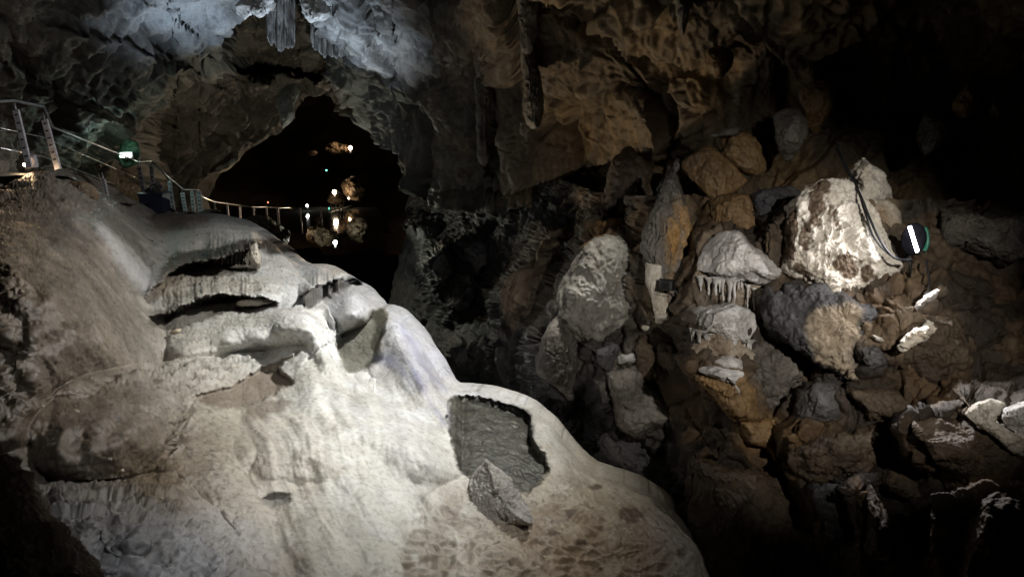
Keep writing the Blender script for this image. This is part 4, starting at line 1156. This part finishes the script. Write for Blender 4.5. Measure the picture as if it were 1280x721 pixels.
# stones lying on the flowstone
rock('fallen_stone', 'sharp grey stone lying on the rim of the large rimstone pool', 'stone',
     [(608, 575), (618, 584), (638, 599), (650, 617), (662, 637), (666, 655), (642, 657), (616, 650), (599, 641), (590, 622), (585, 606), (588, 596), (600, 583)], FLOWD[(640, 656)] + .26, .22, 'palegrey', cuts=0, lump=.03, flute=.09, facet=.13, med=.09, fine=.03, sharp=True,
     ridge=[(609, 579), (615, 595), (618, 608), (625, 619), (633, 633), (644, 643), (660, 653)], tilt=(0.0012, -.0092), res=2.0)
rock('stone_fragment', 'upright broken slab fragment propped under the upper flowstone shelf', 'stone',
     [(308, 318), (315, 305), (320, 301), (324, 312), (326, 332), (325, 339), (318, 338), (313, 328)], FLOWD[(316, 341)] - .05, .14, 'white', cuts=3, flute=.08)
rock('stone_fragment', 'pale broken slab piece lying in the right end of the lower shelf', 'stone', [(296, 378), (310, 375), (328, 374), (343, 376), (340, 381), (318, 383), (298, 382)], FLOWD[(320, 384)] - .1, .12, 'white', facet=.1)
rock('stone_fragment', 'thin white sliver in the left end of the lower shelf', 'stone', [(211, 415), (222, 411), (228, 411), (222, 416), (213, 418)], FLOWD[(220, 419)] - .05, .05, 'white')
for (px_, py_, r_, l_) in ((95, 515, 6, 'white oval pebble on the upper left of the brown mound'), (52, 508, 4, 'small white pebble at the left edge of the brown mound'), (150, 588, 5, 'pale pebble at the lower edge of the brown mound'),
                       (137, 574, 4, 'tiny pale pebble in the middle of the brown mound'), (265, 450, 4, 'small dark pebble on the crust above the brown hollow')):
    rg = np.random.default_rng(px_)
    rock('pebble', l_, 'pebble', [(px_ + r_ * (1 + .2 * rg.normal()) * math.cos(a), py_ + .55 * r_ * (1 + .2 * rg.normal()) * math.sin(a)) for a in np.arange(7) * .8976], FLOWD[(px_, py_)] - .01, r_ * .006, 'brown' if 'dark' in l_ else 'white', cuts=2)
rock('boulder', 'dark near boulder in the bottom left corner', 'boulder', [(-60, 560), (0, 562), (22, 600), (46, 640), (80, 690), (120, 735), (150, 820), (-60, 860)], 3.0, .5, 'brown', facet=.12, med=.09)
for (o_, d_, l_) in (([(20, 240), (50, 226), (75, 232), (80, 250), (48, 258)], 11.3, 'brown rock at the foot of the upper railing posts'),
                     ([(78, 238), (100, 228), (120, 242), (112, 258), (86, 256)], 11.9, 'brown rock on the crest right of the upper railing'),
                     ([(-10, 455), (18, 440), (40, 470), (30, 510), (-10, 520)], 5.6, 'rough brown rock at the left edge of the picture'),
                     ([(-15, 350), (12, 342), (30, 362), (24, 392), (-15, 395)], 7.2, 'knobbly dark rock at the left edge below the railing'),
                     ([(250, 268), (262, 262), (276, 264), (282, 274), (262, 277)], 18, 'small boulder on the crest at the end of the upper railing')):
    rock('boulder', l_, 'boulder', o_, d_, .35, 'brown', facet=.1, cuts=3)

# ------------------------------------------------------------------ ceiling draperies in the cleft and by the arch
def drapery(label, x0, x1, ytop, ybot, D, seed, mat='pale'):
    rg = np.random.default_rng(seed); n = 90; m = 26
    u = np.linspace(0, 1, n); v = np.linspace(0, 1, m)[:, None]
    yb = ybot[0] + (ybot[1] - ybot[0]) * u + 16 * fbm(np.stack([u * 5, u * 0 + seed, u * 0], -1), 1.0, 4, seed, .6) - 14 * np.abs(2 * u - 1) ** 3
    PX = x0 + (x1 - x0) * u[None] + 0 * v; PY = ytop + (yb[None] - ytop) * v
    fold = .9 * fbm(np.stack([u * 5, u * 0 + 3 + seed, u * 0], -1), 1.0, 4, seed + 4, .62)
    Dd = D + fold[None] * (.3 + .7 * v) + .12 * fbm(np.stack([PX / 3, PY / 22, 0 * PX], -1), 1.0, 3, seed + 8)
    Pf = at(PX, PY, Dd); Pb = at(PX, PY, Dd + .12 * (1.15 - v))
    P = np.concatenate([Pf, Pb[::-1]], 0)
    V, b = centred(P.reshape(-1, 3))
    add('drapery', raw_mesh('drapery', V, grid_faces(2 * m, n)), M[mat], None, b, None, label, 'drapery')
drapery('pale bluish drapery of thin folds hanging inside the ceiling cleft', 332, 369, -8, (56, 68), 19.3, 11)
drapery('narrow bluish drapery on the right wall of the ceiling cleft', 388, 432, 22, (66, 76), 19.2, 12)
rock('hanging_rock', 'pale hanging pendant of rock in the arch mouth', 'rock', [(345, 110), (360, 104), (374, 112), (368, 130), (366, 146), (356, 158), (346, 160), (349, 140)], 23.0, .5, 'pale', facet=.08)
rock('hanging_rock', 'bright pointed rim of rock above the ceiling cleft', 'rock', [(295, 8), (312, -6), (345, -8), (352, 6), (340, 14), (325, 22), (312, 16), (304, 26), (296, 28)], 16.4, .4, 'pale', facet=.1)
rock('hanging_rock', 'bluish fluted rock edge right of the ceiling cleft', 'rock', [(372, -10), (400, -10), (412, 12), (408, 24), (395, 26), (388, 28), (378, 14)], 16.6, .4, 'pale', flute=.16)
rock('boulder', 'pale lit rock with a bluish end at the left foot of the arch', 'boulder', [(262, 214), (275, 202), (296, 187), (300, 190), (298, 200), (284, 212), (270, 216)], 25.5, .5, 'grey')

# long drips running down the main wall
for (o_, d_, l_, m_, f_) in (([(649, -20), (669, -20), (668, 40), (663, 66), (654, 62), (650, 30)], 13.3, 'pale brown drip column at the top of the main wall', 'grey', .12),
                         ([(653, 60), (664, 62), (677, 110), (673, 157), (659, 152), (655, 100)], 13.7, 'frayed drip column below the top one on the main wall', 'grey', .14),
                         ([(846, -15), (862, -15), (859, 25), (853, 44), (846, 20)], 11.0, 'short drip hanging from the upper edge of the main wall', 'grey', .1),
                         ([(884, 66), (898, 60), (915, 66), (912, 84), (900, 97), (888, 91)], 11.1, 'small fluted tan curtain on the upper main wall', 'ochre', .2),
                         ([(597, 60), (609, 58), (613, 150), (605, 205), (596, 150)], 15.8, 'long thin drip ridge on the left edge of the main wall', 'grey', .1)):
    rock('drip_formation', l_, 'dripstone', o_, d_, .35, m_, flute=f_, cuts=0, facet=.03)

# ------------------------------------------------------------------ far passage
def far_sheet(X, Y, D, YB):
    P = CAM + rays(X, Y) * D[..., None]; f = P.reshape(-1, 3); sh = X.shape
    va, _ = facets(f, .22, 301); d = 2.0 * fbm(f, .12, 5, 302).reshape(sh) + 1.3 * va.reshape(sh) + .3 * fbm(f, .9, 4, 303).reshape(sh)
    c = np.ones(sh + (3,)) * np.array((.10, .075, .05)) * (1 + fbm(f, .4, 4, 304).reshape(sh))[..., None]
    return D, d, np.clip(c, .02, .5)
sheet('passage_wall', (60, 760), 220, [(60, -40), (760, -40)], [(60, 320), (760, 320)], 130, [(60, -40, 46), (60, 320, 40), (400, 0, 62), (400, 180, 60), (400, 250, 58), (400, 320, 52), (760, -40, 46), (760, 320, 42)], far_sheet, 'black far wall of the deep passage')
# lake and shore: level plates well below the eye
zl = 6 - 9.0
def plate(name, px, z, mat, label, nz=0.0, n=60):
    c = np.array([CAM + rays(x, y) * ((z - 6) / rays(x, y)[2]) for x, y in px])
    u = np.linspace(0, 1, n)
    P = np.array([[(c[0] * (1 - a) + c[1] * a) * (1 - b) + (c[3] * (1 - a) + c[2] * a) * b for a in u] for b in u])
    if nz:
        P[..., 2] += nz * fbm(P, .5, 5, 70) * 2
    return add(name, raw_mesh(name, P.reshape(-1, 3), grid_faces(n, n)), M[mat], kind='structure', label=label)
plate('lake_water', [(240, 292), (490, 292), (470, 259), (280, 259)], 6 - 6.6, 'water', 'black still lake water deep in the passage')
far = [([(432, 245), (428, 232), (438, 222), (452, 228), (456, 245), (448, 252), (440, 250)], 40, 'brown rock lump lit by the warm lamp above the lake'),
       ([(412, 256), (410, 245), (420, 240), (430, 248), (428, 258)], 41, 'small rock glowing under the warm lamp above the lake'),
       ([(398, 182), (404, 177), (416, 179), (434, 182), (436, 189), (420, 191), (408, 188)], 46, 'rough lit ledge high in the dark passage'),
       ([(384, 190), (392, 188), (398, 192), (388, 194)], 46, 'faint small rock left of the lit ledge in the passage'),
       ([(432, 290), (440, 276), (452, 272), (462, 282), (456, 300), (440, 300)], 27, 'dark leafy looking rubble right of the low white lamp'),
       ([(384, 292), (398, 284), (414, 290), (424, 296), (418, 306), (396, 304)], 27, 'broken rubble heap lit by the low white lamp'),
       ([(290, 275), (310, 266), (330, 274), (350, 285), (370, 300), (350, 310), (310, 300)], 24, 'dark rock bank beneath the far railing')]
for (o_, d_, l_) in far:
    rock('boulder', l_, 'boulder', o_, d_, .9, 'brown', facet=.25, med=.12, res=1.6)


# ------------------------------------------------------------------ small lamps
def small_lamp(name, px, py, D, rpx, mat, power, color, label, cat='lamp', soft=.06, toward=None):
    p = P3(px, py, D); root = bpy.data.objects.new(name, None); link(root); root.location = p; props(root, None, label, cat)
    r = rpx * D / FPX
    ph = np.linspace(.05, math.pi - .05, 10)
    V, F, G = tube(np.stack([0 * ph, 0 * ph, -r * np.cos(ph)], 1), r * np.sin(ph), 12)
    add('bulb', raw_mesh('bulb', V, F, G), M[mat], root)
    V, F, G = tube([(0, .02, -r * 3.2), (0, .02, -r * 2.0), (0, .02, -r * .95)], [r * .9, r * .6, r * .7], 10)
    add('base', raw_mesh('base', V, F, G), M['black'], root)
    if power:
        ld = bpy.data.lights.new(name + '_glow', 'POINT'); ld.energy = power; ld.color = color; ld.shadow_soft_size = r
        lo = bpy.data.objects.new('glow', ld); link(lo); lo.parent = root
        lo.location = -FWD * (r * 1.6)
    return root
small_lamp('passage_lamp', 438, 185, 45, 2.4, 'warm_bulb', 220, (1, .72, .45), 'bright warm lamp at the right end of the lit ledge')
small_lamp('passage_lamp', 418, 240, 39, 2.6, 'warm_bulb', 180, (1, .74, .48), 'largest warm lamp above the lake reflections')
small_lamp('passage_lamp', 384, 257, 38, 1.5, 'cool_bulb', 20, (1, .95, .85), 'small white lamp by the lake left of the footbridge')
small_lamp('passage_lamp', 419, 303, 25, 2.6, 'cool_bulb', 200, (.92, 1, .85), 'low white lamp among the rubble below the lake')
small_lamp('passage_lamp', 332, 279, 27, 2.8, 'warm_bulb', 130, (1, .74, .45), 'warm lamp on the ground under the far railing')
small_lamp('indicator_light', 408, 213, 45, .9, 'teal_bulb', 0, None, 'tiny teal light alone in the dark passage', 'light')
small_lamp('indicator_light', 335, 253, 34, .8, 'red_bulb', 0, None, 'tiny red light above the far railing', 'light')
small_lamp('passage_lamp', 436, 248, 38.5, 1.0, 'warm_bulb', 12, (1, .8, .5), 'tiny warm lamp under the brown rock lump')
small_lamp('path_lamp', 31, 206, 11.6, 2.2, 'warm_bulb', 5, (1, .68, .38), 'warm lamp low behind the upper railing posts at the left edge')

# greenish wall lamp behind the handrail
p = P3(157, 194, 18.6)
root = bpy.data.objects.new('wall_lamp', None); link(root); root.location = p
props(root, None, 'glaring greenish white wall lamp behind the sloping handrail', 'lamp')
V, F = bm_box((0, 0, 0), np.eye(3), (.12, .05, .05)); add('diffuser', raw_mesh('diffuser', V, F, smooth=False), M['cool_bulb'], root)
V, F = bm_box((0, .07, 0), np.eye(3), (.16, .03, .085)); add('housing', raw_mesh('housing', V, F, smooth=False), M['black'], root)
M['algae'] = mat_rock('algae_green_rock', [(0.05, 0.09, 0.06), (0.13, 0.24, 0.16), (0.28, 0.36, 0.28)], rough=0.7, bump=0.8)
rock('mossy_rock', 'green algae covered rock around the glaring wall lamp', 'rock', [(140, 190), (147, 178), (160, 174), (172, 180), (176, 196), (168, 208), (150, 208)], 19.3, .3, 'algae', facet=.15, grow=False)
ld = bpy.data.lights.new('wall_lamp_glow', 'POINT'); ld.energy = 12; ld.color = (.6, 1, .84); ld.shadow_soft_size = .1
lo = bpy.data.objects.new('glow', ld); link(lo); lo.parent = root; lo.location = (0, -.25, .1)

# fluorescent tube lamp on the right wall
p = P3(1142, 299, 8.05)
root = bpy.data.objects.new('tube_lamp', None); link(root); root.location = p
props(root, None, 'lit fluorescent tube lamp in a round dark hood on the right wall', 'lamp')
ax0 = RIGHT * .30 - UP * .954; ax0 /= np.linalg.norm(ax0)
V, F, G = tube([-ax0 * .15, -ax0 * .05, ax0 * .05, ax0 * .15], .02, 12); add('tube', raw_mesh('tube', V, F, G), M['tube'], root)
for e in (-1, 1):
    V, F, G = tube([ax0 * e * .15, ax0 * e * .165, ax0 * e * .18], [.02, .02, .012], 12); add('end_cap', raw_mesh('end_cap', V, F, G), M['black'], root)
# bowl hood behind the tube
hd = FWD * 0.8 + RIGHT * .55; hd /= np.linalg.norm(hd); hx = axes(hd)
ph = np.linspace(0.02, 1.25, 14)
P = np.array([[hx[1] * (.075 * math.cos(a) - .02) + (hx[0] * math.cos(b) * .13 + hx[2] * math.sin(b) * .19) * math.sin(a) for b in np.arange(40) / 40 * 2 * math.pi] for a in ph])
Pi = P * .93
Q = np.concatenate([P, Pi[::-1]], 0)
i = np.arange(len(Q) - 1)[:, None] * 40 + np.arange(40)[None]; j = np.arange(len(Q) - 1)[:, None] * 40 + (np.arange(40)[None] + 1) % 40
add('hood', raw_mesh('hood', Q.reshape(-1, 3), np.stack([i, j, j + 40, i + 40], -1).reshape(-1, 4)), M['hood'], root)
V, F, G = tube([RIGHT * .105 + UP * (.13 * math.cos(a)) + RIGHT * .05 * math.sin(a) for a in np.linspace(.25, 2.9, 14)], .022, 8)
add('green_rim', raw_mesh('green_rim', V, F, G), M['green'], root)
V, F, G = tube([-UP * .17 + FWD * .1, -UP * .3 + FWD * .12 + RIGHT * .03, -UP * .5 + FWD * .2 + RIGHT * .06], .015, 8); add('stand', raw_mesh('stand', V, F, G), M['black'], root)
for aim, pw, ang in ((-RIGHT - FWD * .18 - UP * .22, 60, 150), (P3(1228, 515, 6.75) - p + RIGHT * .1, 330, 70)):
    ld = bpy.data.lights.new('tube_glow', 'SPOT'); ld.energy = pw; ld.color = (.98, .97, 1.0); ld.shadow_soft_size = .05
    ld.spot_size = math.radians(ang); ld.spot_blend = .5
    lo = bpy.data.objects.new('glow', ld); link(lo); lo.parent = root; lo.location = -RIGHT * .10 - FWD * .30
    from mathutils import Matrix
    e = axes(aim); lo.rotation_euler = Matrix((e[0], e[2], -e[1])).transposed().to_euler()


# cables from the tube lamp up the rock
def cable(label, pts, rad, name='cable', mat='cable'):
    q = catmull([(a, b) for a, b, _ in pts], False, 8); d = np.interp(np.linspace(0, 1, len(q)), np.linspace(0, 1, len(pts)), [c for _, _, c in pts])
    V, F, G = tube(at(q[:, 0], q[:, 1], d), rad, 7); V, b = centred(V)
    return add(name, raw_mesh(name, V, F, G), M[mat], None, b, None, label, 'cable')
cable('black cable looping from the tube lamp up along the white block', [(1140, 325, 8.0), (1118, 322, 8.0), (1100, 300, 8.05), (1088, 275, 8.15), (1076, 245, 8.3), (1064, 220, 8.7), (1052, 195, 9.1), (1044, 175, 9.7)], .014)
cable('second black cable running close beside the first one', [(1138, 328, 8.0), (1112, 318, 8.02), (1092, 296, 8.08), (1082, 268, 8.2), (1072, 238, 8.4), (1058, 212, 8.8), (1046, 186, 9.4)], .011)
cable('grey cable hanging down from the tube lamp', [(1158, 325, 8.1), (1161, 345, 7.95), (1162, 362, 7.75), (1156, 368, 7.7)], .012, mat='cable')
cable('thin black cable running down from the small floodlight', [(843, 362, 9.25), (850, 372, 9.25), (857, 384, 9.2), (860, 396, 9.1)], .012)
# small floodlight seen from behind, dark
fl = floodlight(P3(833, 356, 9.25), P3(860, 330, 12.0), 0, (1, 1, 1), 40, .5, 'small black floodlight mounted on the column, seen from behind', .05, .10, light=False)

# ------------------------------------------------------------------ railing along the path
def line_obj(name, pts, rad, mat, root, n=8):
    V, F, G = tube(pts, rad, n); return add(name, raw_mesh(name, V - np.array(root.location), F, G), M[mat], root)


def railing(label, rail, posts, wires, group):
    root = bpy.data.objects.new('handrail', None); link(root)
    b = P3(*posts[0][2:4], posts[0][4]); root.location = b
    props(root, None, label, 'railing', group)
    line_obj('rail', np.array([P3(*p) for p in rail]), .022, 'steel', root)
    for (x0, y0, x1, y1, D, wd) in posts:
        a, c = P3(x0, y0, D), P3(x1, y1, D)
        d = (c - a); L = np.linalg.norm(d); d /= L
        u = RIGHT - d * (RIGHT @ d); u /= np.linalg.norm(u); v = np.cross(d, u)
        h = wd * D / FPX / 2
        V, F = bm_box((a + c) / 2 - b, (u, v, d), (h, h * .5, L / 2))
        po = add('post', raw_mesh('post', V, F, smooth=False), M['alu'], root)
        V, F, G = tube([a - d * .12 - b, a + d * .02 - b], .012, 8)
        add('rail_bracket', raw_mesh('rail_bracket', V, F, G), M['steel'], root)
        if D < 22:
            for k in range(6):
                q = a + d * L * (k + .6) / 7 - b - v * h * .5 * np.sign(v @ FWD)
                V, F = bm_box(q, (u, v, d), (h * .55, .004, .012))
                o = add('slot', raw_mesh('slot', V, F, smooth=False), M['black'], po)
    for wpts in wires:
        line_obj('wire', np.array([P3(*p) for p in wpts]), .008, 'steel', root, 6)
    return root
railing('nearest handrail with two slotted metal posts at the left edge', [(-60, 132, 10.2), (0, 127, 11), (17, 126, 11.4), (55, 134, 12), (65, 159, 12.3), (110, 177, 14), (160, 197, 16.4), (172, 202, 17), (189, 201, 17.5)],
        [(20, 138, 37, 210, 11.4, 7), (56, 150, 73, 212, 12, 7), (129, 224, 134, 246, 13.6, 4.5), (174, 208, 181, 248, 17, 5), (189, 207, 193, 246, 17.5, 4.5)],
        [[(0, 160, 11), (55, 172, 12), (110, 196, 14), (170, 222, 17)], [(0, 185, 11), (55, 196, 12), (120, 222, 14), (175, 242, 17)]], 'handrails along the cave path')
railing('middle handrail descending past the dark blue bin', [(189, 201, 17.6), (210, 221, 18.8), (229, 237, 20), (248, 237, 21), (252, 246, 21.4), (267, 252, 23.5), (300, 257, 28)],
        [(212, 227, 217, 266, 19, 4.5), (228, 241, 233, 270, 20, 4.5), (240, 239, 243, 272, 20.6, 4), (248, 239, 252, 272, 21, 5.5), (268, 254, 270, 275, 23.5, 2.5), (284, 256, 286, 276, 26, 2.2)], [], 'handrails along the cave path')
railing('far thin handrail beside the black lake', [(300, 257, 28), (317, 259, 31), (333, 259, 33), (347, 260, 34), (363, 260, 35)],
        [(300, 259, 301, 275, 28, 2.4), (317, 260, 318, 276, 31, 2.2), (333, 259, 334, 277, 33, 2.2), (347, 261, 349, 285, 34, 2.6), (375, 261, 377, 283, 35, 2.2), (401, 261, 402, 283, 36, 2.2)], [], 'handrails along the cave path')
# footbridge over the lake with posts
root = bpy.data.objects.new('footbridge', None); link(root); root.location = P3(410, 268, 37)
props(root, None, 'small footbridge deck with thin posts below the largest warm lamp', 'bridge')
V, F, G = tube([P3(388, 269, 37.5) - np.array(root.location), P3(412, 267, 37.5) - np.array(root.location), P3(440, 258, 39) - np.array(root.location)], .06, 6); add('deck', raw_mesh('deck', V, F, G), M['black'], root)
for x in (413, 419, 424, 428):
    V, F, G = tube([P3(x, 256, 37.6) - np.array(root.location), P3(x + 1, 279, 37.6) - np.array(root.location)], .03, 6); add('post', raw_mesh('post', V, F, G), M['black'], root)
# path under the railing
pp = [(-80, 214, 10), (20, 212, 11.4), (72, 215, 12), (134, 248, 13.8), (193, 252, 17.5), (252, 276, 21), (301, 278, 28), (349, 287, 34), (402, 286, 36), (440, 284, 38)]
b = np.array([P3(*p) for p in pp]); tt = np.linspace(0, len(pp) - 1, 160)
b = np.stack([np.interp(tt, np.arange(len(pp)), b[:, k]) for k in range(3)], 1)
rows = [b + np.array((-dx * .85, dx * .35, -.03 * abs(dx) - .06)) for dx in (-.25, 0, .4, .8, 1.2, 1.6, 2.2)]
rows = np.array(rows); rows[..., 2] += .05 * fbm(rows, 1.5, 3, 55)
add('path', raw_mesh('path', rows.reshape(-1, 3), grid_faces(*rows.shape[:2]), col=np.ones((rows.size // 3, 3)) * .13), M['wall'], kind='structure', label='trodden path descending along the railing into the passage')
# dark blue bin and what lies on it
c0 = P3(194, 252, 16.6); ax = np.array((RIGHT, (0, 1, 0), (0, 0, 1.0)))
root = bpy.data.objects.new('storage_bin', None); link(root); root.location = c0 - np.array((0, 0, .24))
props(root, None, 'dark blue plastic bin standing on the crest by the railing', 'bin')
V = []
for (z, k) in ((0, .86), (.42, 1.0), (.42, .94), (.06, .82)):
    for (a, d) in ((-1, -1), (1, -1), (1, 1), (-1, 1)):
        V.append((a * .27 * k, d * .2 * k, z))
F = [[i * 4 + j, i * 4 + (j + 1) % 4, i * 4 + 4 + (j + 1) % 4, i * 4 + 4 + j] for i in range(3) for j in range(4)] + [[3, 2, 1, 0], [12, 13, 14, 15]]
add('body', raw_mesh('body', V, F, smooth=False), M['blue'], root)
V, F = bm_box((0, 0, .435), np.eye(3), (.285, .215, .018)); add('rim', raw_mesh('rim', V, F, smooth=False), M['blue'], root)
rock('cloth_bundle', 'black crumpled bundle lying on top of the dark blue bin', 'bundle', [(181, 241), (186, 233), (194, 229), (203, 232), (206, 241), (194, 244)], 16.6, .15, 'dark', facet=.2)
V, F = bm_box((0, 0, 0), axes((.4, .8, 0)), (.07, .012, .03)); p = P3(197, 229.5, 16.5)
add('reflector', raw_mesh('reflector', V, F, smooth=False), M['alu'], None, p, None, 'small white reflector plate above the dark blue bin', 'plate')
V, F = bm_box((0, 0, 0), np.eye(3), (.045, .04, .09)); p = P3(41.5, 202, 11.5)
add('junction_box', raw_mesh('junction_box', V, F, smooth=False), M['alu'], None, p, None, 'small white junction box between the two nearest posts', 'box')
